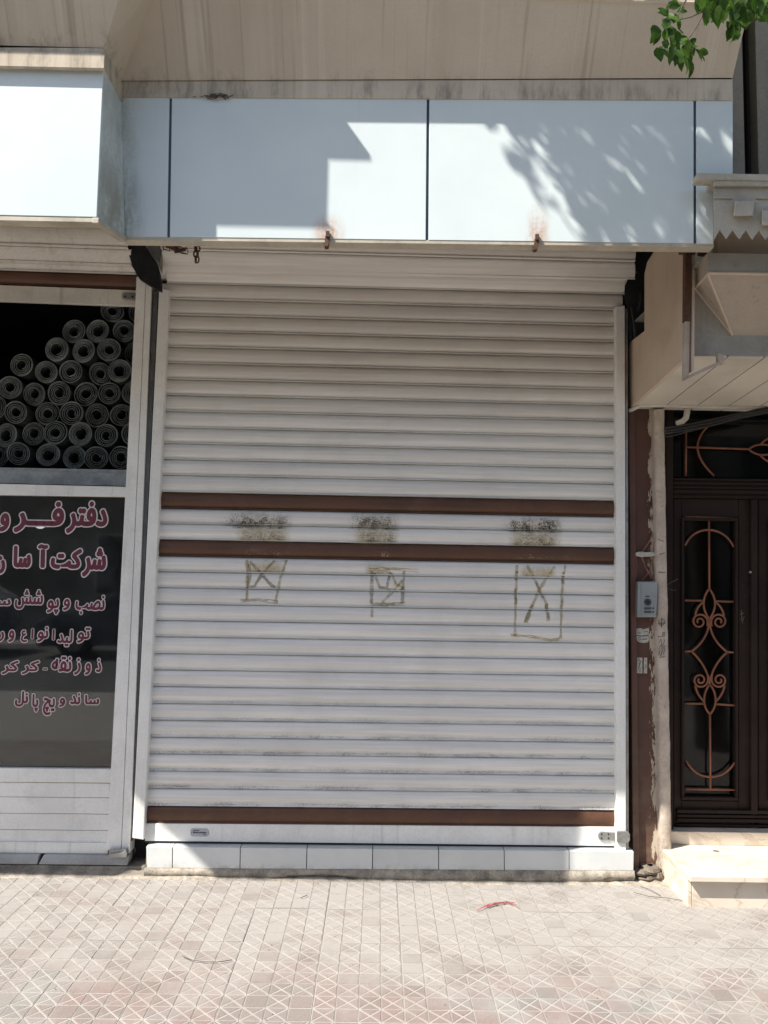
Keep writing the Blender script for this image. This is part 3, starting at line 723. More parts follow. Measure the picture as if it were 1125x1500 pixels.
# name plate with two lines of tiny lettering
npl = MB(); npl.pprism([(279, 1223), (281, 1225), (303, 1225.6), (306, 1223), (306, 1216.5), (303, 1214), (281, 1213.6), (279, 1215.5)], -.0185, -.016)
np_ = npl.build('name_plate', M['plate'], sh)
m = MB()
for i in range(13):
    x = 282.6 + i * 1.52; h = random.uniform(1.2, 2.6)
    m.pprism([(x, 1220.6 + i * .02), (x + 1.15, 1220.6 + i * .02), (x + 1.15, 1220.6 - h), (x, 1220.6 - h)], -.0192, -.0184)
for i in range(6):
    x = 282.6 + i * 1.6; m.pprism([(x, 1217.4), (x + 1.1, 1217.4), (x + 1.1, 1215.9), (x, 1215.9)], -.0192, -.0184)
m.pprism([(297, 1222.6), (302, 1222.7), (302, 1222.0), (297, 1221.9)], -.0192, -.0184)
m.build('lettering', M['ink'], np_)
for x in (280.3, 304.8):
    m = MB(); c = W(x, 1219.5, -.0195); m.disc(c, .0018, -.018, 8); m.build('rivet', M['darksteel'], np_)

# ---- brush marks on the shutter: thin paint that follows the slats
def stroke(pts, wpx, mat, name='brush_stroke'):
    m = MB(); P = []
    for (a, c) in zip(pts, pts[1:]):
        n = max(2, int(math.hypot(c[0] - a[0], c[1] - a[1]) / 1.6))
        for q in range(n): P.append((a[0] + (c[0] - a[0]) * q / n, a[1] + (c[1] - a[1]) * q / n))
    P.append(pts[-1])
    vs = []
    for i, p in enumerate(P):
        a = P[max(0, i - 1)]; c = P[min(len(P) - 1, i + 1)]
        dx, dy = c[0] - a[0], c[1] - a[1]; L = math.hypot(dx, dy) or 1
        hw = wpx / 2 * 1.02 * (1 + .5 * noise.noise((i * .13, wpx, pts[0][0])))
        jx = .5 * noise.noise((i * .2, 5, pts[0][1]))
        for s_ in (-1, 1):
            q = W(p[0] - dy / L * hw * s_ + jx, p[1] + dx / L * hw * s_, -.011); y = slat_y(q.x, q.z)
            q.y = y - .0007; vs.append(q)
    n = len(P)
    m.add(vs, [(2 * i, 2 * i + 1, 2 * i + 3, 2 * i + 2) for i in range(n - 1)])
    m.build(name, mat, sh)
def patch(x0, x1, y0, y1, slope, mat, name='scuff_mark'):
    m = MB(); nx, ny = 10, 30; vs = []; uv = []
    for j in range(ny + 1):
        for i in range(nx + 1):
            u, v = i / nx, j / ny
            q = W(x0 + (x1 - x0) * u, y0 + (y1 - y0) * v + slope * (x1 - x0) * u, -.011); q.y = slat_y(q.x, q.z) - .0012
            vs.append(q); uv.append((u, 1 - v))
    fs = [(j * (nx + 1) + i, j * (nx + 1) + i + 1, (j + 1) * (nx + 1) + i + 1, (j + 1) * (nx + 1) + i) for j in range(ny) for i in range(nx)]
    m.add(vs, fs); o = m.build(name, mat, sh)
    ul = o.data.uv_layers.new(name='UVMap')
    for l in o.data.loops: ul.data[l.index].uv = uv[l.vertex_index]
G, D = M['mark'], M['markdark']
stroke([(362, 820), (362, 878)], 4, G); stroke([(365, 826), (366, 842), (363, 862)], 5, D)
stroke([(420, 820), (411, 846), (404, 880)], 4, G); stroke([(362, 820), (420, 821)], 3, G)
stroke([(366, 822), (384, 842), (398, 858), (404, 860)], 4, D); stroke([(402, 822), (386, 838), (373, 858), (366, 860)], 4, D)
stroke([(352, 880), (378, 878.5), (407, 882)], 4.5, D)
stroke([(540, 834), (575, 833), (613, 836)], 4, G); stroke([(545, 836), (544, 884)], 5, D); stroke([(592, 836), (589, 884)], 4.5, D)
stroke([(543, 885), (566, 885.5), (594, 884)], 5, D); stroke([(548, 839), (556, 860), (566, 862), (572, 838)], 4, D)
stroke([(574, 840), (580, 856), (592, 862)], 4, G); stroke([(560, 882), (574, 868), (590, 850)], 4, G); stroke([(545, 888), (545, 904)], 4, G); stroke([(566, 862), (582, 866), (590, 862)], 4, D)
stroke([(757, 828), (756, 860), (754, 932)], 3.5, G); stroke([(757, 836), (756, 850)], 5, D); stroke([(755, 862), (755, 885)], 4, D)
stroke([(828, 828), (824, 850), (821, 936)], 3.5, G); stroke([(825, 838), (824, 856)], 4.5, D); stroke([(823, 880), (822, 892)], 4, D)
stroke([(772, 828), (788, 858), (800, 884), (804, 906)], 4, G); stroke([(812, 830), (792, 860), (778, 890), (768, 912)], 4, G)
stroke([(784, 852), (795, 876)], 4, D); stroke([(780, 886), (770, 912)], 5, D); stroke([(800, 884), (803, 910)], 5, D)
stroke([(748, 930), (776, 932), (806, 938), (820, 936)], 4, G)
for (x0, x1) in ((345, 425), (520, 583), (745, 822)):
    off = (x0 - 240) * .017
    patch(x0 - 6, x1 + 6, 742 + off * .9, 792 + off * .9, .017, M['wash'])
    patch(x0 - 14, x1 + 8, 740 + off * .85, 772 + off * .85, .017, M['scuff'])
    patch(x0 - (26 if x0 < 400 else 4), x1, 747 + off * .85, 769 + off * .85, .017, M['scuff'])
    patch(x0 + 2, x1 + 2, 771 + off * .85, 793 + off * .85, .017, M['scuff'])
    patch(x0, x1, 795 + off * .9, 811 + off * .9, .016, M['scuffpale'])
    patch(x0 + 12, x1 - 4, 817 + off * .9, 836 + off * .9, .016, M['wash'])

# plain walls beyond both ends
ew = thing('end_wall', 'beige rendered wall to the right of the brown house door', 'wall', (3.6, 0, 0))
m = MB(); m.box((2.62, -.02, -.05), (6.0, .5, 7.2)); m.build('wall_face', M['canopy'], ew)
ew2 = thing('end_wall', 'beige rendered wall left of the mesh shop front', 'wall', (-3.6, 0, 0))
m = MB(); m.box((-6.0, -.02, -.05), (-2.60, .5, 3.3)); m.build('wall_face', M['canopy'], ew2)
# ================================================================== PLINTH
pl = thing('tiled_plinth', 'low white tiled plinth under the closed shutter', 'plinth', (0.1, -.03, 0))
tx = [(213.5, 215), (252.8, 252.5), (352, 351.5), (449.6, 449), (546, 545.5), (642.7, 642.5), (738.6, 739), (834, 834), (929, 928.5)]
def ptop(x): return 1240.5 + (x - 213) * (1247.5 - 1240.5) / 716
def pbot(x): return 1271.5 + (x - 215) * (1275.5 - 1271.5) / 713
for (a, b_) in zip(tx, tx[1:]):
    m = MB(); m.pprism([(a[1] + .6, pbot(a[1])), (b_[1] - .6, pbot(b_[1])), (b_[0] - .6, ptop(b_[0])), (a[0] + .6, ptop(a[0]))], -.06, -.045)
    m.build('tile', M['tile'], pl, bevel=.0015)
for (a, b_) in zip(tx, tx[1:]):
    p0, p1 = W(a[0] + .6, ptop(a[0]), -.06), W(b_[0] - .6, ptop(b_[0]), -.06)
    zt = min(p0.z, p1.z) - .0005
    m = MB(); m.hexa([(p0.x, -.044, p0.z - .012), (p1.x, -.044, p1.z - .012), (p1.x, -.044, p1.z + .0005), (p0.x, -.044, p0.z + .0005)], [(p0.x, .05, p0.z - .012), (p1.x, .05, p1.z - .012), (p1.x, .05, p1.z + .0005), (p0.x, .05, p0.z + .0005)])
    m.build('top_tile', M['tile'], pl)
p0, p1 = W(213, ptop(213), -.06), W(929, ptop(929), -.06)
m = MB(); m.hexa([(p0.x + .002, -.047, -.05), (p1.x - .002, -.047, -.05), (p1.x - .002, -.047, p1.z - .014), (p0.x + .002, -.047, p0.z - .014)], [(p0.x + .002, .09, -.05), (p1.x - .002, .09, -.05), (p1.x - .002, .09, p1.z - .014), (p0.x + .002, .09, p0.z - .014)])
m.build('core', M['mortar'], pl)
m = MB(); nn = 90
for i in range(nn + 1):
    x = p0.x + (p1.x - p0.x) * i / nn
    zt = W(213 + 716 * i / nn, pbot(213 + 716 * i / nn), -.06).z
    d = .012 * noise.noise((x * 6, 0, 0)) + .006 * noise.noise((x * 23, 3, 0))
    gap = max(0, noise.noise((x * 2.1, 8, 0)) - .05) * .05
    for (yy, zz) in ((-.056, zt + .001), (-.064 + d, zt - .003), (-.072 + d * 1.3, zt * .55), (-.068 + d + gap, .012), (-.058 + gap, -.01)): m.v.append(Vector((x, yy, zz)))
for i in range(nn):
    for j in range(4): m.f.append([i * 5 + j, i * 5 + j + 1, (i + 1) * 5 + j + 1, (i + 1) * 5 + j]); m.mi.append(0)
m.build('mortar_bed', M['mortar'], pl, smooth=True)

# ================================================================== LEFT SHOP
lsf = thing('mesh_shop_front', 'white aluminium shop front on the left with Persian lettering on its glass', 'shop front', (-1.6, 0, 0))
def jx(y, top, bot): return top + (bot - top) * (y - 405) / (1250 - 405)
def post(xt0, xt1, xb0, xb1, yt, yb, y0, y1, mat, name, bev=.003):
    m = MB(); m.pprism([(xb0, yb), (xb1, yb), (xt1, yt), (xt0, yt)], y0, y1); return m.build(name, M[mat], lsf, bevel=bev)
post(200, 213.5, 156, 177, 405, 1246, -.03, .05, 'white', 'jamb')
post(214, 222.5, 177.5, 190, 408, 1250, -.028, .05, 'white', 'jamb')
m = MB(); m.box((-2.598, -.03, .1), (-2.44, .05, 3.0)); m.build('jamb', M['white'], lsf, bevel=.003)
post(223.5, 230, 190.5, 194, 408, 1262, .03, .06, 'darksteel', 'dark_gap_strip')  # dark strip painted in for the shade inside the gap
def hbar(xr, yl0, yr0, yl1, yr1, y0, y1, mat, name, bev=.003, lab=None, x0=-200):
    e0 = yl0 - (yr0 - yl0) / max(1, xr) * (-x0); e1 = yl1 - (yr1 - yl1) / max(1, xr) * (-x0)
    m = MB(); m.pprism([(x0, e1), (xr, yr1), (xr, yr0), (x0, e0)], y0, y1); o = m.build(name, M[mat], lsf, bevel=bev)
    if lab: o['label'] = lab
    return o
hbar(190, 688, 693, 708, 712.5, .10, .22, 'galv', 'shelf_edge', .002)
hbar(188, 708.5, 713, 725, 728, -.012, .05, 'white', 'transom')
hbar(163, 1125, 1126.5, 1145.5, 1147, -.012, .05, 'white', 'lower_rail')
for (a, c) in ((1146, 1167), (1167.6, 1191), (1191.6, 1215), (1215.6, 1232.5)):
    hbar(161, a, a + 1.5, c, c + 1.5, -.002, .03, 'white', 'panel_board', .0025)
hbar(158, 1233.3, 1235, 1249.5, 1251, -.012, .05, 'white', 'bottom_rail')
m = MB(); m.pprism([(-200, 1126), (164, 1127), (184, 727), (-200, 724)], .012, .018); gp = m.build('window_pane', M['glass'], lsf)
# slats of the opened shutter
def slat_strip(yl0, yr0, yl1, yr1, ya, yb, mat, xr, lab=None):
    m = MB(); vs = []
    for (px, ta, ba) in ((-200, yl0 - (yr0 - yl0) / xr * 200, yl1 - (yr1 - yl1) / xr * 200), (xr, yr0, yr1)):
        Pt = W(px, ta, ya); Pb = W(px, ba, yb)
        for (t, y) in PROF:
            q = Pt.lerp(Pb, t); q.y += y; vs.append(q)
    n = len(PROF); m.add(vs, [(j, j + 1, n + j + 1, n + j) for j in range(n - 1)])
    return m
ls2 = thing('roller_shutter', 'rolled up white shutter with a brown slat above the mesh shop window', 'roller shutter', (-1.6, 0, 2.9))
slat_strip(300, 304, 328.5, 334.5, -.10, -.16, 'slat', 176).build('slat', M['offwhite'], ls2)
slat_strip(328.5, 334.5, 359, 365, -.17, -.14, 'slat', 188).build('slat', M['offwhite'], ls2)
slat_strip(359, 365, 383.5, 390, -.13, -.07, 'slat', 193).build('slat', M['offwhite'], ls2)
slat_strip(383.5, 390, 395.5, 402, -.06, -.03, 'slat', 199).build('slat', M['offwhite'], ls2)
o = slat_strip(395.5, 402, 417.5, 424.8, -.01, .0, 'b', 200.5).build('slat', M['brown_slat'], ls2); o['label'] = 'dark brown slat'
m = MB(); m.pprism([(-200, 433), (199.5, 448), (201.5, 425), (-200, 409.5)], -.014, .012); br = m.build('bottom_rail', M['offwhite'], ls2, bevel=.003)
m = MB(); m.pprism([(178, 436), (181, 439), (200, 440), (200, 429), (181, 428), (178, 431)], -.024, -.014); la = m.build('latch', M['galv'], ls2, bevel=.003)
for q in ((183, 434), (194, 434.5)):
    m = MB(); m.disc(W(q[0], q[1], -.026), .006, -.02, 10); m.build('screw', M['darksteel'], la)
m = MB(); m.tube([(-3.2, .12, 3.13), (-1.3, .12, 3.13)], .13, 14); m.build('roller_tube', M['offwhite'], ls2)
# foot latch and sill
m = MB(); m.pprism([(157, 1258), (160, 1251), (180, 1249), (184, 1244), (186, 1250), (185, 1256), (162, 1257)], -.06, -.03); m.build('foot_latch', M['galv'], lsf, bevel=.003)
m = MB(); m.pprism([(159, 1253), (184, 1256), (184, 1244), (160, 1244)], -.05, -.04); m.build('foot_plate', M['galv'], lsf, bevel=.002)
sil = thing('stone_sill', 'row of grey stone slabs under the mesh shop front', 'sill', (-1.7, 0, 0))
for (a, b_) in ((-170, 54), (56, 186)):
    m = MB(); p = [W(a, 1266 + a * .01, -.03), W(b_, 1266 + b_ * .01, -.03), W(b_ + 3, 1251.6 + b_ * .01, -.03), W(a + 8, 1251.6 + a * .01, -.03)]
    m.prism(p, (0, .12, 0)); m.build('slab', M['slab'], sil, bevel=.004)
m = MB(); m.box((-3.2, -.02, -.05), (W(214, 1260, 0).x - .0, .1, W(50, 1266, -.02).z - .004)); m.build('core', M['mortar'], sil)

# ---- lettering on the glass (presentation forms, written right to left)
M['letter'] = simple('maroon_vinyl', (0.125, 0.015, 0.035), 0.5, 0.15, 20, bump=0)
M['outline'] = simple('pale_pink_vinyl', (0.74, 0.68, 0.67), 0.5, 0.1, 20, bump=0)
I, Fm, Md, En = 0, 3, 2, 1
FORMS = {'د': '\uFEA9\uFEAA', 'ف': '\uFED1\uFED2\uFED3\uFED4', 'ت': '\uFE95\uFE96\uFE97\uFE98', 'ر': '\uFEAD\uFEAE', 'و': '\uFEED\uFEEE', 'ش': '\uFEB5\uFEB6\uFEB7\uFEB8', 'ک': '\uFB8E\uFB8F\uFB90\uFB91', 'آ': '\uFE81\uFE82', 'س': '\uFEB1\uFEB2\uFEB3\uFEB4', 'ا': '\uFE8D\uFE8E', 'ن': '\uFEE5\uFEE6\uFEE7\uFEE8', 'ص': '\uFEB9\uFEBA\uFEBB\uFEBC', 'ب': '\uFE8F\uFE90\uFE91\uFE92', 'پ': '\uFB56\uFB57\uFB58\uFB59', 'ل': '\uFEDD\uFEDE\uFEDF\uFEE0', 'ی': '\uFBFC\uFBFD\uFBFE\uFBFF', 'ع': '\uFEC9\uFECA\uFECB\uFECC', 'ذ': '\uFEAB\uFEAC', 'ز': '\uFEAF\uFEB0', 'ق': '\uFED5\uFED6\uFED7\uFED8', 'ه': '\uFEE9\uFEEA\uFEEB\uFEEC', 'چ': '\uFB7A\uFB7B\uFB7C\uFB7D', 'ـ': 'ــــ', '-': '-'}
def shape(word, cont=False):
    out = []
    for i, ch in enumerate(word):
        f = FORMS[ch]
        prev = i > 0 and len(FORMS[word[i - 1]]) == 4
        nxt = (i < len(word) - 1 and ch != '-') or cont
        if len(f) == 1: out.append(f)
        elif len(f) == 2: out.append(f[1] if prev else f[0])
        else: out.append(f[(3 if nxt else 1) if prev else (2 if nxt else 0)])
    return ''.join(reversed(out))
def text_mesh(s, offset):
    cu = bpy.data.curves.new('t', 'FONT'); cu.body = s; cu.size = 1; cu.offset = offset; cu.resolution_u = 3; cu.space_character = 1.0
    ob = bpy.data.objects.new('t', cu); COL.objects.link(ob)
    dg = bpy.context.evaluated_depsgraph_get(); dg.update()
    me = bpy.data.meshes.new_from_object(ob.evaluated_get(dg))
    bpy.data.objects.remove(ob); return me
CH = [('دفتر', 94.4, 160, 733, 783, 0), ('فـــر', 17.8, 96.7, 733.3, 781.6, 0), ('و', -3, 16, 750, 780.6, 0),
      ('شر', 118, 158, 801, 846.6, 0), ('کت', 72, 122, 802, 835, 0), ('آ', 52, 72.5, 795.7, 833.5, 0), ('سا', 17, 48, 798, 833, 0), ('ن', -10, 9.8, 812.6, 842, 0),
      ('نصب', 108.5, 155, 871, 901, 0), ('و', 91, 104, 876, 895.5, 0), ('پو', 67, 88, 876, 901, 0), ('شش', 19.6, 65, 863, 893.5, 0), ('س', -8, 17, 876.6, 888, 1),
      ('تو', 111.5, 133.7, 918, 943, 0), ('لید', 82, 108, 921, 948, 0), ('ا', 75.5, 80.5, 920.5, 938.6, 0), ('نو', 53, 72.5, 917, 942, 0), ('ا', 44.5, 50, 920, 937, 0), ('ع', 29, 41.5, 922, 942, 0), ('و', 10.6, 22.7, 922, 942, 0), ('ر', -5, 7.5, 924, 941.6, 0),
      ('ذ', 139, 150, 963.5, 986, 0), ('و', 123, 134.5, 970, 990, 0), ('ز', 107, 120, 963, 990, 0), ('نقه', 73.7, 106.5, 960.5, 985, 0), ('-', 62, 70, 978, 982, 0), ('کر', 30, 59, 966.5, 989, 0), ('کر', .8, 28.7, 966.5, 989, 0),
      ('سا', 122.7, 147, 1017, 1033, 0), ('ند', 101, 119.4, 1014, 1033, 0), ('و', 85, 97, 1021, 1037, 0), ('یچ', 61, 82, 1021, 1049, 0), ('پا', 45, 58, 1015.6, 1044, 0), ('نل', 20, 43, 1011.5, 1036.4, 0)]
for (wd, x0, x1, y0, y1, cont) in CH:
    base = text_mesh(shape(wd, cont), 0.0)
    big = y0 < 860
    r_in, r_out = (.0062, .0120) if big else (.0028, .0070)
    if wd == '-': r_in, r_out = .001, .004
    if wd == 'ا': r_in, r_out = .0042, .0076
    e = r_out / .00348
    bv = [v.co.copy() for v in base.vertices]; bf = [list(f.vertices) for f in base.polygons]
    bx0, bx1 = min(v.x for v in bv), max(v.x for v in bv); by0, by1 = min(v.y for v in bv), max(v.y for v in bv)
    P0, P1 = W(x0 + e, y1 - e, .008), W(x1 - e, y0 + e, .008)
    kx = max(.002, P1.x - P0.x) / (bx1 - bx0); kz = max(.002, P1.z - P0.z) / (by1 - by0)
    for (rad, y, mat, nm, nd) in ((r_out, .0104, 'outline', 'letter_outline', 16), (r_in, .0088, 'letter', 'letter', 12)):
        m = MB(); k2 = 0
        for rr_ in (rad, rad * .5):
            for q in range(nd):
                a = 2 * PI * q / nd
                m.add([(P0.x + (v.x - bx0) * kx + rr_ * math.cos(a), y - .00004 * k2, P0.z + (v.y - by0) * kz + rr_ * math.sin(a)) for v in bv], bf); k2 += 1
            if rad * .5 < .002: break
        m.build(nm, M[mat], gp)
    bpy.data.meshes.remove(base)

# ---- rolls of wire mesh
RR = .066
def roll_mesh(seed):
    rn = random.Random(seed); mb = MB()
    turns = rn.uniform(3.2, 4.4); r0 = rn.uniform(.020, .026); n = int(turns * 22); rn_p = rn.uniform(.6, 1.5)
    sp = []
    for i in range(n + 1):
        a = 2 * PI * turns * i / n + rn.uniform(0, .01); r = r0 + (RR - .004 - r0) * (i / n) ** rn_p + .0035 * noise.noise((i * .11, seed, 0))
        sp.append((r * math.cos(a), r * math.sin(a)))
    mb.cur = 0
    mb.tube([(x, 0, z) for x, z in sp], .0017, 4)
    ring = [((RR - .002) * math.cos(2 * PI * q / 22), .004 * noise.noise((q, seed, 2)), (RR - .002) * math.sin(2 * PI * q / 22)) for q in range(22)]
    mb.tube(ring, .0022, 4, closed=True)
    mb.cur = 1
    L = .9
    for (a, c) in zip(sp, sp[1:]):
        mb.add([(a[0], .003, a[1]), (c[0], .003, c[1]), (c[0], L, c[1]), (a[0], L, a[1])], [(0, 1, 2, 3)])
    for q in range(22):
        a, c = 2 * PI * q / 22, 2 * PI * (q + 1) / 22
        mb.add([(RR * math.cos(a), .004, RR * math.sin(a)), (RR * math.cos(c), .004, RR * math.sin(c)), (RR * math.cos(c), L, RR * math.sin(c)), (RR * math.cos(a), L, RR * math.sin(a))], [(0, 1, 2, 3)])
    mb.cur = 0
    for q in range(10):      # frayed wire ends
        a = rn.uniform(0, 2 * PI); r = rn.uniform(.03, RR - .006)
        p0 = Vector((r * math.cos(a), 0, r * math.sin(a))); mb.tube([p0, p0 + Vector((rn.uniform(-.01, .01), -rn.uniform(.005, .02), rn.uniform(-.01, .01)))], .0011, 3)
    me = bpy.data.meshes.new('wire_mesh_roll'); me.from_pydata([tuple(v) for v in mb.v], [], mb.f)
    me.materials.append(M['wiremesh']); me.materials.append(M['wiremeshdark'])
    me.polygons.foreach_set('material_index', mb.mi); return me
rolls = [roll_mesh(s) for s in range(7)]
ORD = ['first', 'second', 'third', 'fourth', 'fifth', 'sixth', 'seventh', 'eighth']
ROWN = ['lowest row', 'second row up', 'third row up', 'fourth row up', 'fifth row up', 'sixth row up', 'seventh row up', 'topmost row']
ROWS = [[(775, 1172), (615, 1172), (465, 1165), (308, 1152), (130, 1148), (-28, 1150)], [(845, 1025), (682, 1032), (522, 1025), (365, 1018), (200, 1012), (40, 1028)],
        [(762, 895), (608, 898), (458, 890), (290, 885), (118, 890), (-36, 850)], [(845, 755), (692, 760), (535, 760), (372, 758), (208, 762), (65, 725)],
        [(770, 628), (625, 630), (455, 628), (290, 625), (137, 582)], [(850, 500), (705, 498), (540, 500), (375, 495)], [(790, 370), (625, 372), (470, 370)], [(880, 240), (710, 240)]]
for ri, row in enumerate(ROWS):
    for ci, (cx, cy) in enumerate(row):
        c = W(cx * .2311, 400 + cy * .2311, .25)
        o = bpy.data.objects.new('wire_mesh_roll', random.choice(rolls)); COL.objects.link(o)
        o.location = (c.x, .25 + random.uniform(-.035, .03), c.z); o.rotation_euler = (random.uniform(-.03, .03), random.uniform(0, 6.28), random.uniform(-.03, .03)); o.scale = (random.uniform(.90, 1.04), 1, random.uniform(.90, 1.04))
        tag(o, 'grey roll of wire mesh, %s from the jamb in the %s' % (ORD[ci], ROWN[ri]), 'wire roll', 'stacked wire mesh rolls in the shop window')
m = MB(); zs = W(60, 690, .25).z
m.box((-2.59, .12, zs - .03), (-1.23, 1.3, zs - .002)); m.build('shelf_board', M['galv'], lsf)
# lamp and disc inside
lp = thing('hanging_lamp', 'small lit white lamp hanging inside the shop behind the lettering', 'lamp', W(59, 770, .9))
q = W(59, 768, .9)
m = MB(); m.tube([q, q + Vector((0, 0, .9))], .006, 5); m.build('cord', M['black'], lp)
t = NT('lit_lamp_glass'); t.b.inputs['Base Color'].default_value = (.8, .8, .75, 1); t.b.inputs['Emission Color'].default_value = (1, .97, .9, 1); t.b.inputs['Emission Strength'].default_value = 1.2
m = MB()
for i in range(5):
    for k2 in range(12):
        a0, a1 = i * PI / 10, (i + 1) * PI / 10; b0, b1 = k2 * PI / 6, (k2 + 1) * PI / 6
        f = lambda a, c: q + Vector((.035 * math.cos(a) * math.cos(c), .035 * math.cos(a) * math.sin(c), -.028 * math.sin(a)))
        m.add([f(a0, b0), f(a0, b1), f(a1, b1), f(a1, b0)], [(0, 1, 2, 3)])
m.build('lamp_shade', t.m, lp)
m = MB(); m.disc(W(146, 815, .8), .125, .83, 32); tag(m.build('round_plaque', M['bluegrey']), 'dark blue grey round disc inside the shop behind the glass', 'disc')

# ================================================================== RIGHT SIDE: canopy over the house door
can = thing('door_canopy', 'rendered projecting canopy with faceted front over the brown house door', 'canopy', (1.5, -.4, 2.36))
xs_ = 1.302
# side face (notched where the shutter box was let in)
side = [(921, 593), (1003.5, 535.5)]
m = MB()
ptsL = [(923, 500), (943.5, 485), (944, 402), (948, 384), (963, 361)]
def WX(px, py, x):
    d = rt * ((px - CXP) / FPX) - up * ((py - CYP) / FPX) + fwd
    return CAM + d * ((x - CAM.x) / d.x)
sp = [W(921.5, 594, .0), WX(1013, 522, xs_), Vector((xs_, -.735, 3.2)), Vector((xs_, -.30, 3.2))]
zb0, zf0 = W(925, 597, 0).z, W(1012, 521, -.735).z
sp[0] = Vector((xs_, .02, zb0 - .002)); sp[1] = Vector((xs_, -.725, zf0 - .002)); sp[2] = Vector((xs_, -.725, 3.2))
nt_ = [WX(960, 366, xs_), WX(948, 384, xs_), WX(944, 402, xs_), WX(944, 485, xs_), WX(924, 500, xs_)]
poly = [sp[0], sp[1], sp[2], Vector((xs_, nt_[0].y, 3.2))] + nt_ 
poly[-1] = Vector((xs_, .02, nt_[-1].z))
m.prism(poly, (.018, 0, 0)); m.build('side_wall', M['plaster'], can)
yF, yB = -.735, -.95
E_, D_, C_, G_, F_ = W(1075.5, 520.5, yF), W(1073, 491, yF), W(1017.8, 422.5, yF - .012), W(1017.8, 393, yF - .012), W(1014, 521, yF)
B_, A_ = W(1036.7, 401, yB), W(1036.7, 370.5, yB)
xr_ = 2.6
def rx(v): return Vector((xr_, v.y, v.z + .004))
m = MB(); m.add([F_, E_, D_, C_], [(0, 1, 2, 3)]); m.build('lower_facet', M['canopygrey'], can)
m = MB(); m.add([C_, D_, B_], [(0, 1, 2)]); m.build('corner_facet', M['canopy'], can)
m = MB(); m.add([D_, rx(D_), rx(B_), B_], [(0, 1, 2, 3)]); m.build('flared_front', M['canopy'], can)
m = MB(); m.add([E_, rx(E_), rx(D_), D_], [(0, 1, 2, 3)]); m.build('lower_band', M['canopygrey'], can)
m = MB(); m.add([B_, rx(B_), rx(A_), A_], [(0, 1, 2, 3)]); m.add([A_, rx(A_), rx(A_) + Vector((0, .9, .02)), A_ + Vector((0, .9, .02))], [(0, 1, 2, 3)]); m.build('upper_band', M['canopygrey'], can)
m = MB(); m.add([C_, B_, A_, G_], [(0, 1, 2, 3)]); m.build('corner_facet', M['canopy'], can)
m = MB(); m.tube([B_ + Vector((0, -.003, .002)), rx(B_) + Vector((0, -.003, .002))], .006, 6); m.tube([C_, B_], .005, 5); m.tube([C_ + Vector((0, -.002, 0)), D_ + Vector((0, -.002, 0))], .005, 5); m.tube([B_, D_], .005, 5); m.build('edge_bead', M['plaster'], can)
# soffit boards running out from the wall
zb0, zf0 = W(925, 597, 0).z, W(1012, 521, yF).z
nb = 8; wbd = .158
for i in range(nb):
    xa = xs_ + .019 + i * wbd; xb = xa + wbd - .006
    m = MB()
    sk = .0
    m.hexa([(xa, .04, zb0), (xb, .04, zb0), (xb + sk, yF + .004, zf0 - .002), (xa + sk, yF + .004, zf0 - .002)], [(xa, .04, zb0 + .014), (xb, .04, zb0 + .014), (xb + sk, yF + .004, zf0 + .012), (xa + sk, yF + .004, zf0 + .012)])
    m.build('soffit_board', M['soffit'], can, bevel=.002)
m = MB(); m.hexa([(xs_ + .03, .04, zb0 + .016), (2.6, .04, zb0 + .016), (2.6, yF + .01, zf0 + .014), (xs_ + .03, yF + .01, zf0 + .014)], [(xs_ + .03, .04, zb0 + .03), (2.6, .04, zb0 + .03), (2.6, yF + .01, zf0 + .03), (xs_ + .03, yF + .01, zf0 + .03)]); m.build('soffit_backing', M['dark'], can)
m = MB(); m.tube([W(921, 602, -.01), W(938, 594, -.03), W(965, 593.5, -.035), W(1050, 596, -.035), W(1300, 602, -.035)], [.011, .011, .011, .012, .013], 8); m.build('edge_trim', M['pvc'], can, smooth=True)
# square tube hanging at the canopy corner
tb = thing('metal_bracket', 'thin square tube hanging at the canopy corner, bent below the soffit', 'bracket', W(1008, 360, -.80))
y_ = -.80
m = MB(); m.pprism([(1003.5, 470), (1011.5, 470), (1012.5, 363), (1004.5, 363)], y_, y_ + .03); m.build('rusty_tube', M['rust'], tb)
m = MB(); m.pprism([(1002.5, 556), (1009, 549), (1010.5, 470.5), (1003.8, 470.5)], y_, y_ + .03); m.build('tube', M['canopy'], tb, bevel=.002)
m = MB(); m.pprism([(1002.5, 556.5), (1058, 531.5), (1058, 527), (1009.3, 549.3)], y_, y_ + .03); m.build('arm', M['canopy'], tb, bevel=.002)
m = MB(); m.pprism([(1053, 528.5), (1060.5, 533), (1060.5, 519), (1053, 517)], y_ - .003, y_ + .028); m.build('end_stub', M['canopy'], tb, bevel=.002)
m = MB(); m.pprism([(998, 369), (1020, 370), (1020, 366), (998, 365)], y_ - .01, y_ + .02); m.pprism([(1026, 371), (1036, 372), (1036, 362), (1026, 362)], y_ - .01, y_ + .02); m.build('cross_pin', M['rust'], tb)
m = MB(); m.pprism([(1012.5, 545), (1017, 541), (1018, 366), (1014, 366)], y_ + .01, y_ + .04); m.build('back_tube', M['plaster'], tb)

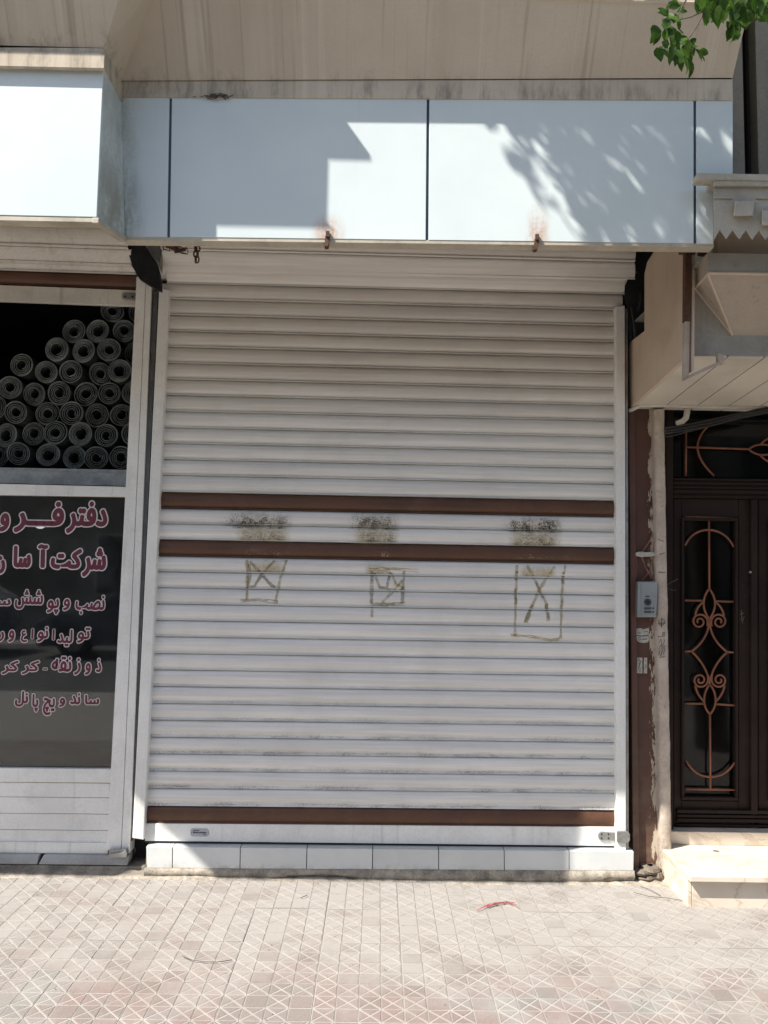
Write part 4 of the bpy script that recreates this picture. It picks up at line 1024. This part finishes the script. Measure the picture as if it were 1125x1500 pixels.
# ---- valance of the neighbour
yv = -1.12
va = thing('metal_valance', 'grey sheet metal valance with zigzag hem and raised square bosses', 'valance', (1.6, yv, 2.8))
zig = [(1045.5, 344)]
x = 1054.5; up_ = True
zig2 = []
for i in range(16):
    zig2.append((x, 337 if up_ else 350.5)); x += 9.6; up_ = not up_
zz = [(1046, 351.5)] + [(a, 336 + (a - 1054) * .02 if i % 2 == 0 else 349.5 + (a - 1054) * .02) for i, (a, _) in enumerate(zig2)]
last = zz[-1][0]
m = MB(); m.pprism(zz + [(last, 264), (1045.5, 262)], yv, yv + .004); m.build('zigzag_sheet', M['valance'], va)
m = MB(); a, c = W(1022, 262, yv - .024), W(1300, 262, yv - .024); zt = W(1100, 254.5, yv - .024).z
m.box((a.x, yv - .024, a.z), (c.x, yv + .03, zt)); m.build('ledge', M['valance'], va, bevel=.003)
m = MB(); m.pprism([(1046, 271), (1300, 274), (1300, 266), (1046, 263.5)], yv - .018, yv - .002); m.build('upper_bead', M['valance'], va, bevel=.004)
m = MB(); m.pprism([(1046, 290), (1073, 290.5), (1073, 287.5), (1046, 287)], yv - .008, yv - .001); m.pprism([(1108, 290.5), (1180, 292), (1180, 289), (1108, 287.5)], yv - .008, yv - .001); m.build('bead_strip', M['valance'], va, bevel=.003)
for q in ([(1073.5, 317.5), (1104.5, 316.5), (1106.5, 293.5), (1075.5, 294)], [(1115, 331), (1146, 330), (1148, 307), (1115, 307.5)]):
    m = MB(); p = [W(a, c, yv - .03) for a, c in q]; o2 = [W(a, c, yv) for a, c in q]
    cc = sum(p, Vector()) / 4; p = [cc + (v - cc) * .92 for v in p]
    m.hexa(p, o2); m.build('boss', M['valance'], va, bevel=.004)
m = MB(); m.box((W(1050, 300, -.8).x, -.80, 2.70), (2.8, -.75, 3.1)); m.build('back_wall', M['plaster'], va)
m = MB(); m.box((W(1047, 300, yv).x, yv + .01, 2.98), (2.8, -.76, 3.0)); m.build('top_sheet', M['valance'], va)
# ---- neighbour wall above, with a dark down pipe channel
nw = thing('neighbour_wall', 'olive grey panelled wall right of the stucco overhang', 'wall', (1.8, -.8, 3))
m = MB(); m.box((1.30, -.74, 2.99), (W(1089, 150, -.74).x, -.6, 7.0)); m.build('panel', M['wallgrey'], nw)
m = MB(); m.box((W(1109, 150, -.74).x, -.74, 2.99), (3.4, -.6, 7.0)); m.build('panel', M['wallgrey'], nw)
m = MB(); m.box((1.4, -.56, 2.99), (3.4, -.5, 7.0)); m.build('channel', M['black'], nw)
m = MB(); m.tube([(W(1099, 150, -.68).x, -.66, 2.99), (W(1099, 150, -.68).x, -.66, 7.0)], .016, 8); m.build('down_pipe', M['door'], nw)

# ================================================================== PILASTER, PILLAR, DOOR
pi_ = MB()
xa, xb = W(921, 900, .03).x, W(962, 900, .03).x
ztop = W(940, 590, .03).z
pil = thing('brown_pilaster', 'brown painted wall strip with flaking paint between shutter and door', 'wall', ((xa + xb) / 2, .03, 0))
m = MB(); m.hexa([(xa, .03, .03), (xb, .03, .03), (xb, .03, ztop), (xa, .03, ztop)], [(xa, .3, .03), (xb, .3, .03), (xb, .3, ztop), (xa, .3, ztop)]); m.build('painted_face', M['brownpaint'], pil)
m = MB(); x1_ = W(930.5, 900, .02).x; m.box((xa, .0, .05), (x1_, .029, ztop)); m.build('edge_strip', M['brownpaint'], pil, bevel=.004)
m = MB(); rr_ = random.Random(4)
q0 = W(946, 1262, .0)
for (px, py, sx, sz) in ((938, 1275, .05, .018), (952, 1273, .05, .022), (960, 1281, .035, .03), (945, 1283, .06, .016)):
    c = W(px, py, -.01); n = 9
    for k2 in range(3):
        ring = []
    vs = []; seg = 8
    for i in range(5):
        for k2 in range(seg):
            th = PI * (i + .5) / 5; ph = 2 * PI * k2 / seg
            v = Vector((sx * math.sin(th) * math.cos(ph), .05 * math.sin(th) * math.sin(ph), sz * math.cos(th)))
            v *= 1 + .35 * noise.noise(v * 40 + c); vs.append(c + v)
    m.add(vs, [(i * seg + k2, i * seg + (k2 + 1) % seg, (i + 1) * seg + (k2 + 1) % seg, (i + 1) * seg + k2) for i in range(4) for k2 in range(seg)])
m.build('broken_base', M['mortardark'], pil)
# white pillar: rough thin plaster edge
wp = thing('plaster_jamb', 'narrow rough white plaster jamb left of the house door, scratched with writing', 'door jamb', (W(970, 1290, -.01).x, -.01, 0))
m = MB(); nz = 120; zt0 = W(968, 600, -.01).z
for i in range(nz + 1):
    z = zt0 * i / nz
    f = i / nz
    xl_ = W(961.5 + (1 - f) * 2.2, 900, -.01).x + .005 * noise.noise((z * 9, 1, 0)) + .003 * noise.noise((z * 33, 2, 0))
    xr2 = W(977 + (1 - f) * 2.5, 900, -.01).x + .003 * noise.noise((z * 7, 5, 0)) + .002 * noise.noise((z * 40, 6, 0))
    d = .004 * noise.noise((z * 14, 9, 0))
    if z < .12: d -= .02 * (1 - z / .12)
    for v in ((xl_, .10), (xl_, -.008 + d), (xl_ + .008, -.016 + d), (xr2 - .008, -.016 + d), (xr2, -.008 + d), (xr2, .2)): m.v.append(Vector((v[0], v[1], z)))
for i in range(nz):
    for j in range(5): m.f.append([i * 6 + j, i * 6 + j + 1, (i + 1) * 6 + j + 1, (i + 1) * 6 + j]); m.mi.append(0)
pj = m.build('plaster_edge', M['pillar'], wp, smooth=True)
def scrawl(lines):
    m = MB()
    for L in lines: m.tube([W(a, c, -.021) for a, c in L], .0014, 4)
    m.build('scratched_writing', M['ink'], wp)
scrawl([[(965, 907), (965.5, 915), (969.5, 916.5), (973.5, 913), (973, 908), (969, 906)], [(964, 913), (975, 912.5)], [(969, 905), (969, 919)],
        [(971, 927), (973.5, 926), (974, 929), (971, 930), (971, 927)], [(964, 933), (975, 931)],
        [(965, 942), (968, 936), (970, 948), (974, 937)], [(965, 951), (969, 944), (970, 953), (974, 946)],
        [(966, 953), (965, 960)], [(970, 953), (968, 961)], [(974, 950), (972, 958)], [(966, 963), (974, 962)],
        [(963.5, 838), (975, 838.5)], [(964, 790), (972, 793)], [(966, 812), (974, 810)]])
# ---- intercom
ic = thing('intercom', 'silver door intercom panel with round lens and two call buttons', 'intercom', W(948, 878, -.03))
m = MB(); m.pprism([(933.5, 904), (961.5, 904), (963.5, 852), (934.5, 852)], -.035, .03); m.build('body', M['alum'], ic, bevel=.003)
m = MB(); m.pprism([(939.5, 902), (958.5, 902), (960, 854), (940, 854)], -.038, -.0345); fp = m.build('face_plate', M['alum'], ic, bevel=.001)
m = MB(); m.disc(W(949, 882, -.042), .0185, -.037, 24); ln = m.build('lens_ring', M['alumdark'], ic)
m = MB(); m.disc(W(949, 882, -.045), .010, -.041, 16); m.build('lens', M['black'], ln)
m = MB(); m.pprism([(945.5, 874.3), (951.5, 874.3), (951.5, 872.8), (945.5, 872.8)], -.0395, -.0375); m.build('slot', M['ink'], ic)
for yy in (889.5, 894.8):
    m = MB(); m.pprism([(944, yy + 3.2), (954, yy + 3.2), (954, yy), (944, yy)], -.041, -.037); m.build('name_slot', M['alumdark'], ic)
    m = MB(); m.disc(W(957, yy + 1.6, -.041), .005, -.037, 12); m.build('call_button', M['alumdark'], ic)
# loose wires above
lw = thing('loose_wires', 'thin pinkish loose wires running down into the intercom', 'wires', W(948, 850, 0))
for L in ([(961, 775), (950, 795), (938, 812)], [(959, 790), (956, 812), (958, 850)], [(932, 812), (940, 808), (950, 810), (962, 812)], [(931, 812), (933, 830), (931, 848)], [(940, 810), (944, 828), (958, 850)], [(939, 815), (948, 836), (956, 851)], [(957, 818), (952, 836), (941, 850)], [(962, 778), (963, 800), (959, 815)]):
    pts = []
    for (a, c) in zip(L, L[1:]):
        for q in range(4): pts.append(W(a[0] + (c[0] - a[0]) * q / 4 + random.uniform(-.4, .4), a[1] + (c[1] - a[1]) * q / 4, .012))
    pts.append(W(L[-1][0], L[-1][1], .012))
    m = MB(); m.tube(pts, .0021, 5); m.build('wire', M['copperwire'], lw, smooth=True)
m = MB(); m.pprism([(930, 814), (940, 816), (958, 815), (962, 813), (961, 808), (946, 809), (936, 808), (931, 810)], .008, .024); m.build('tape', M['paper'], lw, bevel=.002)
# stickers
def sticker(px, label, marks):
    m = MB(); m.pprism(px, .0275, .0295); s = m.build('paper_sticker', M['paper'])
    tag(s, label, 'sticker', 'torn stickers on the brown pilaster')
    m = MB()
    for L in marks: m.tube([W(a, c, .0268) for a, c in L], .0013, 4)
    m.build('printing', M['ink'], s)
sticker([(932, 930), (938, 931), (950, 930), (951, 921), (948, 920), (943, 922), (938, 920), (932.5, 921)], 'torn pale paper sticker, upper one below the intercom', [[(934, 927), (940, 927.5)], [(942, 926), (949, 925)]])
sticker([(935, 940), (942, 942), (949, 941), (951, 937), (950, 931.5), (938, 932.5), (932.5, 931.5), (933, 937)], 'torn pale paper sticker with a round mark, just below the upper one', [[(935, 936), (937, 938.5), (939, 936), (937, 933.5), (935, 936)], [(941, 937), (948, 936)]])
sticker([(933, 986), (941, 986.5), (941, 963.5), (933.5, 963)], 'upright pale strip sticker with dark handwriting, nearer the shutter', [[(935, 966), (939, 969), (936, 973)], [(938, 972), (935, 978), (939, 981)], [(936, 982), (939, 984)]])
sticker([(943, 986.5), (948, 986.5), (948, 963.5), (943.5, 963.5)], 'narrow upright pale strip sticker beside the handwritten one', [[(945, 967), (947, 969)], [(945, 973), (947, 976), (945, 979)]])

# ---- door
DY = .12
dr = thing('house_door', 'dark brown double house door with copper coloured scroll grilles', 'door', (1.8, DY, .2))
def dbox(px, y0, y1, name, mat='door', par=None, bev=.003):
    m = MB(); m.pprism(px, y0, y1); return m.build(name, M[mat], par or dr, bevel=bev)
def rect(x0, x1, yt, yb, sl=.012): 
    return [(x0, yb + sl * (x0 - 980)), (x1, yb + sl * (x1 - 980)), (x1, yt + sl * (x1 - 980)), (x0, yt + sl * (x0 - 980))]
dbox(rect(976, 986.5, 590, 1216), DY - .03, DY + .1, 'frame_post')
dbox(rect(986.6, 1300, 700, 703), DY - .02, DY + .08, 'transom_moulding')
dbox(rect(986.6, 1300, 703.4, 729), DY - .01, DY + .08, 'transom_bar')
for (a, c, d) in ((705.5, 709.5, .018), (712, 714.5, .024), (717, 722, .018), (725, 727, .022)):
    dbox(rect(986.6, 1300, a, c), DY - d, DY - .009, 'transom_moulding', bev=.002)
# leaf
leaf = dbox(rect(987, 998, 730, 1214), DY + .01, DY + .06, 'stile')
dbox(rect(1082, 1100, 730, 1214), DY + .01, DY + .06, 'stile')
dbox(rect(998.2, 1081.8, 730, 757), DY + .01, DY + .06, 'top_rail')
dbox(rect(998.2, 1081.8, 1172.5, 1214), DY + .01, DY + .06, 'bottom_rail')
dbox(rect(1100.5, 1110.5, 729.5, 1192), DY - .012, DY + .05, 'meeting_strip', bev=.005)
dbox(rect(1111, 1128, 730, 1214), DY + .01, DY + .06, 'stile')
dbox(rect(1128.2, 1220, 730, 757), DY + .01, DY + .06, 'top_rail')
dbox(rect(1128.2, 1220, 1172.5, 1214), DY + .01, DY + .06, 'bottom_rail')
for (a, c) in ((1000, 1082), (1128, 1214)):
    for (yy0, yy1) in ((757.2, 762), (1167, 1172)):
        dbox(rect(a - 1.5, c - .3, yy0, yy1), DY - .004, DY + .03, 'glass_bead', bev=.003)
    for (xx0, xx1) in ((a - 1.6, a + 2.8), (c - 4.6, c - .3)):
        dbox(rect(xx0, xx1, 762.3, 1166.7), DY - .004, DY + .03, 'glass_bead', bev=.003)
for (a, c, d) in ((1186, 1191, .012), (1193, 1197, .006), (1199, 1204, .012), (1207, 1210, .006)):
    dbox(rect(992, 1220, a, c), DY - d + .002, DY + .008, 'bottom_moulding', bev=.002)
dbox(rect(1001, 1080, 758, 1171), DY + .032, DY + .038, 'pane', 'doorglass')
dbox(rect(1129, 1213, 758, 1171), DY + .032, DY + .038, 'pane', 'doorglass')
dbox(rect(986.7, 1300, 592, 699.5), DY + .03, DY + .036, 'pane', 'doorglass')
m = MB(); m.disc(W(1099.5, 838, DY - .012), .006, DY, 10); m.build('keyhole', M['galv'], dr)
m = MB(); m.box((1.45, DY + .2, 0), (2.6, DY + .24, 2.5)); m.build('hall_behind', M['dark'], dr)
# scratches on the door
m = MB()
for L in ([(1086, 893), (1087.5, 912)], [(1084, 905), (1088, 909), (1090, 902)], [(1084, 899), (1090, 897)]):
    m.tube([W(a, c + 1, DY + .009) for a, c in L], .0011, 4)
m.build('scratches', M['oppwall'], dr)
# grilles
def bez(p, n=10):
    out = []
    if len(p) == 3:
        for i in range(n + 1):
            t = i / n; out.append(tuple((1 - t) ** 2 * p[0][k2] + 2 * t * (1 - t) * p[1][k2] + t * t * p[2][k2] for k2 in (0, 1)))
    else:
        for i in range(n + 1):
            t = i / n; out.append(tuple((1 - t) ** 3 * p[0][k2] + 3 * t * (1 - t) ** 2 * p[1][k2] + 3 * t * t * (1 - t) * p[2][k2] + t ** 3 * p[3][k2] for k2 in (0, 1)))
    return out
def scroll(cx, cy, R, sgn, vert, turns=1.75):
    """spiral that starts on the centre line side and winds inwards"""
    out = []; n = 30
    for i in range(n + 1):
        f = i / n; a = -f * turns * 2 * PI; r = R * (1 - .78 * f)
        ang = PI / 2.6 * 0 + a
        out.append((cx - sgn * r * math.cos(ang) * -1 * -1, cy + vert * r * math.sin(ang)))
    return out
GR = .0055
def gcol(dx):
    gm = MB(); yg = DY + .006
    def T(L, r=GR): gm.tube([W(a + dx, c + .012 * dx, yg) for a, c in L], r, 6)
    T([(1003.5, 757), (1074, 759.5)]); T([(1038.5, 759), (1039, 863)])
    T(bez([(1003.5, 799), (1014, 776), (1038.5, 776)], 8) + bez([(1038.5, 776), (1064, 778), (1074.5, 801)], 8)[1:])
    T([(1003.5, 879.5), (1029.5, 880)]); T([(1048.5, 880.5), (1074, 881.5)])
    T(bez([(1038.8, 862), (1025, 880), (1031, 896), (1039, 907)])); T(bez([(1038.8, 862), (1053, 880), (1047, 896), (1039, 907)]))
    T(bez([(1030, 882), (1020, 889), (1018.5, 901)])); T(bez([(1048, 882), (1058, 889), (1060.5, 902)]))
    for s_ in (-1, 1):
        c = (1039 + s_ * 14.5, 910.5)
        L = []
        for i in range(34):
            f = i / 33; a = f * 1.7 * 2 * PI; r = 12.3 * (1 - .8 * f)
            L.append((c[0] - s_ * r * math.cos(a - .5), c[1] + r * math.sin(-(a - .5)) * 1.0))
        T([(1039 - s_ * .5, 915)] + L, GR * .95)
        T(bez([(1039, 906), (1039 - s_ * 0, 930), (1039 + s_ * 13, 945), (1039 + s_ * 26, 954.5 + s_ * .6)]))
        T([(1039 + s_ * 25, 954.5 + s_ * .6), (1039 + s_ * 35.5, 954.8 + s_ * .8)])
        T(bez([(1039 + s_ * 26, 955 + s_ * .6), (1039 + s_ * 13, 966), (1039.5 + s_ * 1, 984), (1039.5, 1004)]))
        c2 = (1039.7 + s_ * 14, 996)
        L = []
        for i in range(34):
            f = i / 33; a = f * 1.7 * 2 * PI; r = 11.8 * (1 - .8 * f)
            L.append((c2[0] - s_ * r * math.cos(a - .5), c2[1] - r * math.sin(-(a - .5))))
        T([(1039.7 - s_ * .5, 991)] + L, GR * .95)
        T(bez([(1039.8 + s_ * 21.5, 1004), (1039.8 + s_ * 19, 1018), (1039.8 + s_ * 9, 1027)]))
    T(bez([(1039.6, 1002), (1027, 1018), (1030, 1038), (1040, 1046)])); T(bez([(1039.6, 1002), (1053, 1018), (1049, 1038), (1040, 1046)]))
    T([(1004, 1030.5), (1032, 1030.8)]); T([(1048, 1031.5), (1076, 1033)])
    T([(1040, 1045), (1040.5, 1156)])
    T(bez([(1004.5, 1114), (1018, 1138), (1040.5, 1138)], 8) + bez([(1040.5, 1138), (1063, 1138), (1076, 1117)], 8)[1:])
    T([(1005, 1156), (1076.5, 1157)])
    return gm.build('scroll_grille', M['grille'], dr, smooth=True)
gcol(0); gcol(128.5)
gm = MB(); yg = DY + .006
def T(L, r=GR): gm.tube([W(a, c, yg) for a, c in L], r, 6)
T([(1005, 628), (1004.5, 697)]); T([(1006, 655), (1098, 658)]); T(bez([(1042, 620), (1022, 636), (1021.5, 655)], 8) + bez([(1021.5, 655), (1023, 676), (1046, 697)], 8)[1:])
T(bez([(1097, 658), (1106, 649), (1125, 648), (1140, 659)])); T(bez([(1097, 658), (1106, 668), (1125, 670), (1140, 659)])); T(bez([(1114, 651), (1120, 643), (1132, 640)])); T(bez([(1114, 667), (1120, 675), (1132, 678)]))
T([(1140, 659), (1290, 663)])
gm.build('transom_grille', M['grille'], dr, smooth=True)

# ---- step
st = thing('marble_step', 'cream marble doorstep with overhanging tread, sunlit in front of the door', 'step', (1.7, -.2, 0))
sf = W(1007, 1327, -.31); tpz = W(1010, 1278, -.31).z
xl_ = sf.x
m = MB(); m.box((xl_ + .02, -.315, -.01), (2.7, .0, tpz - .028)); m.build('riser', M['marble'], st, bevel=.003)
m = MB(); m.box((xl_ + .0, -.315, -.01), (xl_ + .0185, .0, tpz - .0285)); m.build('side_slab', M['marble'], st, bevel=.002)
m = MB(); m.box((xl_ - .002, -.352, tpz - .0275), (2.7, .055, tpz)); m.build('tread', M['marble'], st, bevel=.004)
m = MB(); m.box((W(980, 1235, .06).x, .058, .0), (2.7, .35, W(1000, 1218, .06).z)); m.build('sill', M['marble'], st, bevel=.003)
m = MB(); m.disc(Vector((0, 0, 0)), .001, .001, 3)
m = MB(); c = WG(1049, 1247, tpz)
m.add([(c.x + .016 * math.cos(a * PI / 6), c.y + .016 * math.sin(a * PI / 6), c.z + .0015) for a in range(12)] + [(c.x + .016 * math.cos(a * PI / 6), c.y + .016 * math.sin(a * PI / 6), c.z - .004) for a in range(12)], [list(range(12))] + [(a, (a + 1) % 12, (a + 1) % 12 + 12, a + 12) for a in range(12)])
m.build('round_plug', M['galv'], st)

# ---- cables and pipe under the canopy
cb = thing('cable_bundle', 'black cables sagging under the canopy edge towards the plaster jamb', 'cables', W(1000, 626, -.05))
for k2, (dy, r_) in enumerate(((0, .0075), (7, .006), (3.6, .0045), (10, .0032))):
    pts = [W(a, c + dy * (1.0 if a < 1060 else (.55 if a < 1150 else .1)) + (2.2 * math.sin(a * .05 + k2) if k2 == 3 else 0), -.05 - .006 * k2) for a, c in ((1300, 572), (1180, 590), (1125, 598), (1080, 607), (1045, 615), (1010, 622), (985, 626.5), (973, 628))]
    m = MB(); m.tube(pts, r_, 7); m.build('cable', M['cable'], cb, smooth=True)
m = MB(); m.tube([W(1006, 594, -.02), W(1006.5, 604, -.02), W(1005, 612, -.02), W(1000, 617, -.02), W(991, 620, -.02)], [.015, .0155, .0155, .015, .012], 9)
tag(m.build('pipe_elbow', M['pvc'], smooth=True), 'short white plastic pipe elbow under the canopy soffit', 'pipe')
m = MB(); m.tube([W(976, 858, .0), W(985, 852, -.03), W(993, 848, -.05)], .003, 5); m.tube([W(976, 860, .0), W(983, 864, -.02), W(990, 865, -.03)], .0022, 5)
tag(m.build('loose_wire', M['darksteel']), 'dark wire ends sticking out beside the intercom', 'wire')

# ---- chain under the sign
ch = thing('chain', 'short rusty chain loop hanging below the white sign', 'chain', W(288, 354, -.9))
def link(c, ax, r=.0032, L=.0145, wd=.007, rot=0):
    pts = []
    for i in range(12):
        a = 2 * PI * i / 12; u, v = wd * math.cos(a), L * math.sin(a)
        pts.append(c + (Vector((u, 0, v)) if ax == 0 else Vector((0, u, v))))
    m = MB(); m.tube(pts, r, 5, closed=True); m.build('link', M['rust'], ch)
for i in range(4):
    link(W(285.5 - i * .2 + (i * .6), 356 + i * 8, -.9), i % 2); link(W(291 - i * .7, 356 + i * 8, -.9), (i + 1) % 2)
cl = thing('wire_tangle', 'rusty tangle of wire and chain under the left end of the white sign', 'wire tangle', W(255, 358, -.9))
for i in range(16):
    c = W(243 + random.uniform(0, 25), 354 + random.uniform(0, 12), -.9)
    pts = [c + Vector((random.uniform(-.03, .03), random.uniform(-.01, .01), random.uniform(-.015, .015))) for q in range(5)]
    m = MB(); m.tube(pts, .0026, 5); m.build('wire', M['rust'], cl)

# ---- litter
rn = random.Random(5)
def litter(pts, r, mat, name, label, cat, z=.006):
    m = MB(); m.tube([WG(a, c, z + rn.uniform(0, .004)) for a, c in pts], r, 5)
    tag(m.build(name, M[mat], smooth=True), label, cat)
m = MB()
for k2 in range(7):
    pts = []; x = 700; y = 1333
    base = [(700, 1334), (712, 1327), (728, 1323), (742, 1321), (752, 1324), (760, 1333)]
    off = rn.uniform(-3, 3); s0 = rn.choice((0, 1)); e0 = rn.choice((4, 5, 6))
    for (a, c) in base[s0:e0]: pts.append(WG(a + rn.uniform(-3, 3), c + rn.uniform(-2.2, 2.2), .005 + rn.uniform(0, .006)))
    if len(pts) > 2: m.tube(pts, .0011, 4)
tag(m.build('red_thread', M['red'], smooth=True), 'tangled red thread lying on the pavement before the plinth', 'thread')
litter([(267, 1400), (280, 1406), (300, 1409), (320, 1409), (340, 1406)], .0013, 'twig', 'thin_twig', 'long thin dark twig bent on the pavement', 'twig')
litter([(928, 1307), (950, 1313), (975, 1315), (1000, 1319)], .0014, 'twig', 'thin_twig', 'thin dark twig on the paving left of the marble step', 'twig')
litter([(938, 1298), (952, 1303), (968, 1312)], .0013, 'twig', 'thin_twig', 'short dark twig near the foot of the plaster jamb', 'twig')
litter([(440, 1315), (446, 1313), (450, 1311)], .0016, 'twig', 'thin_twig', 'tiny dark twig on the paving below the plinth middle', 'twig')
m = MB()
for k2 in range(260):
    px, py = rn.uniform(0, 1125), 1286 + 210 * rn.random() ** 1.8
    c = WG(px, py, .002); s_ = rn.uniform(.0015, .0045)
    if c.x > 1.40 and c.y > -.36: continue
    vs = [c + Vector((rn.uniform(-1, 1) * s_, rn.uniform(-1, 1) * s_, rn.uniform(0, 1) * s_)) for q in range(4)]
    m.add(vs, [(0, 1, 2), (0, 2, 3), (0, 3, 1), (1, 3, 2)])
tag(m.build('pebbles', M['twig']), 'scattered crumbs and dry bits on the pavement', None, None, 'stuff')

# ================================================================== TREE
tr = thing('street_tree', 'leafy street tree whose green branch hangs in at the top right', 'tree', (3.0, -2.7, 0))
tp = [Vector((3.0, -2.7, -.05)), Vector((2.95, -2.65, 1.2)), Vector((2.85, -2.6, 2.6)), Vector((2.6, -2.5, 3.7)), Vector((2.2, -2.3, 4.6))]
m = MB(); m.tube(tp, [.15, .12, .10, .08, .05], 12); m.build('trunk', M['bark'], tr, smooth=True)
m = MB()
def limb(pts, r): m.tube(pts, [r * (1 - .75 * i / (len(pts) - 1)) for i in range(len(pts))], 6)
limb([tp[3], Vector((1.8, -2.2, 4.4)), Vector((1.0, -1.9, 4.9)), Vector((.3, -1.7, 5.0))], .04)
limb([tp[4], Vector((1.6, -2.1, 5.3)), Vector((.8, -2.0, 5.8))], .035)
limb([tp[3], Vector((2.1, -2.1, 3.8)), Vector((1.5, -1.9, 3.55)), Vector((1.25, -1.82, 3.25)), W(1085, -20, -1.8)], .02)
limb([W(1085, -20, -1.8), W(1040, 8, -1.8), W(1033, 15, -1.8), W(1020, 40, -1.8), W(1007, 60, -1.8)], .004)
limb([W(1033, 15, -1.8), W(1012, 25, -1.8), W(992, 30, -1.8)], .003)
limb([W(1010, -8, -1.8), W(1000, 8, -1.8), W(991, 28, -1.8)], .003)
limb([W(1085, -20, -1.8), W(1030, -16, -1.8), W(1010, -8, -1.8)], .004)
m.build('branches', M['bark'], tr)
def leaf_geo():
    pr = [(0, 0), (.12, .10), (.35, .25), (.58, .27), (.8, .18), (1, 0)]
    vs = []; fs = []
    for (a, wd) in pr:
        vs += [(a, -wd, .05 * math.sin(a * PI) + wd * .25 - .12 * a * a), (a, 0, .05 * math.sin(a * PI) - .12 * a * a), (a, wd, .05 * math.sin(a * PI) + wd * .25 - .12 * a * a)]
    for i in range(len(pr) - 1):
        for j in range(2): fs.append((i * 3 + j, i * 3 + j + 1, i * 3 + j + 4, i * 3 + j + 3))
    return vs, fs
LV, LF = leaf_geo()
lmes = []
for (kw, kc, kb) in ((1, 0, 0), (.8, -.25, .10), (1.12, .22, -.12), (.9, -.5, 0), (1.0, .1, .2)):
    lme = bpy.data.meshes.new('leaf'); lme.from_pydata([(a, b_ * kw + kb * a * a, z + kc * a * a + (.12 * math.sin(a * 9) * abs(b_))) for a, b_, z in LV], [], LF)
    lme.materials.append(M['leaf']); lme.polygons.foreach_set('use_smooth', [True] * len(LF)); lmes.append(lme)
VIS = [(120, 285, 170, 110), (190, 130, 110, 200), (290, 60, 120, 170), (340, 60, 90, 150), (215, 240, 130, 100), (330, 215, 90, 90), (265, 290, 120, 95), (330, 320, 110, 70), (200, 310, 100, 90), (230, 440, 160, 100), (290, 510, 140, 95), (210, 400, 110, 95), (180, 460, 130, 80), (270, 400, 140, 90), (375, 440, 150, 110), (365, 530, 150, 110), (440, 590, 140, 85), (420, 500, 120, 75), (510, 490, 120, 35), (450, 380, 110, -20), (450, 420, 110, 80), (500, 50, 150, 95), (560, 30, 120, 60), (255, 150, 90, 80), (300, 150, 90, 100), (380, 350, 80, 60)]
LP = [(940 + a * .1644, c * .1644, L * .1644, ang, -1.8 + random.uniform(-.04, .04)) for a, c, L, ang in VIS]
for (a, c, L, ang) in list(VIS) * 2:
    LP.append((940 + (a + random.uniform(-45, 45)) * .1644, (c + random.uniform(-45, 45)) * .1644, L * .1644 * random.uniform(.7, 1), ang + random.uniform(-40, 40), -1.8 + random.uniform(-.07, .07)))
for i in range(225):
    px = random.uniform(1032, 1150); lim = 44 + 8 * math.sin(px * .13) - (10 if px > 1100 else 0) + (10 if 1065 < px < 1085 else 0)
    py = random.uniform(-30, lim - 8)
    LP.append((px, py, random.uniform(15, 25), random.uniform(50, 130), -1.8 + random.uniform(-.16, .16)))
def leaf_matrix(px, py, L, ang, y):
    a = math.radians(ang); c = W(px, py, y)
    tip = (rt * math.cos(a) - up * math.sin(a)) ; tip = (tip + fwd * random.uniform(-.5, .5)).normalized()
    size = L / FPX * (y - CAM.y) * random.uniform(.95, 1.3)
    nrm = (-fwd + rt * random.uniform(-.7, .7) + up * random.uniform(-.2, .9)); nrm = (nrm - tip * nrm.dot(tip)).normalized()
    bi = nrm.cross(tip)
    Mx = Matrix((tip, bi, nrm)).transposed().to_4x4() @ Matrix.Scale(size, 4)
    Mx.translation = c - tip * size * .5
    return Mx
for (px, py, L, ang, y) in LP:
    o = bpy.data.objects.new('leaf', random.choice(lmes)); COL.objects.link(o); attach(o, tr)
    o.matrix_basis = leaf_matrix(px, py, L, ang, y)
# the rest of the crown, overhead and out of the picture; it throws the dappled shade on the sign
m = MB(); rn = random.Random(21)
clumps = []
for k2 in range(145):
    # clump centres along sight lines towards the sun from the sign's right half
    f = rn.random(); sx = .52 + .95 * f + rn.uniform(-.05, .05); sz = rn.uniform(2.75, 3.30)
    if k2 > 89: sx = rn.uniform(1.35, 2.4); sz = rn.uniform(2.5, 3.1)
    if sx - .72 * (3.25 - sz) * 1.05 < .50: continue
    tt = rn.uniform(1.35, 2.3)
    clumps.append((Vector((sx, -1.05, sz)) + Vector((-.72, -.43, 1.0)) * tt, rn.uniform(.08, .16), 13))
for k2 in range(9):
    tt = rn.uniform(1.4, 2.5); clumps.append((Vector((.93 + rn.uniform(-.2, .3), -1.8, 2.95 + rn.uniform(-.15, .1))) + Vector((-.72, -.43, 1.0)) * tt, rn.uniform(.06, .14), 9))
for k2 in range(120):
    clumps.append((Vector((rn.uniform(.4, 4.6), rn.uniform(-3.9, -1.5), rn.uniform(4.3, 6.6))), rn.uniform(.15, .32), 16))
for (c, r_, n) in clumps:
    for q in range(n):
        d = Vector((rn.gauss(0, 1), rn.gauss(0, 1), rn.gauss(0, 1))).normalized() * r_ * rn.random() ** .5
        tip = Vector((rn.gauss(0, 1), rn.gauss(0, 1), rn.gauss(-.6, .8))).normalized(); nr = tip.orthogonal().normalized()
        nr = (nr + tip.cross(nr) * rn.uniform(-1, 1)).normalized(); bi = nr.cross(tip); s_ = rn.uniform(.05, .085)
        Mx = Matrix((tip, bi, nr)).transposed()
        m.add([c + d + Mx @ (Vector(v) * s_) for v in LV], LF)
o = m.build('crown', M['leaf'], tr); o['kind'] = 'stuff'
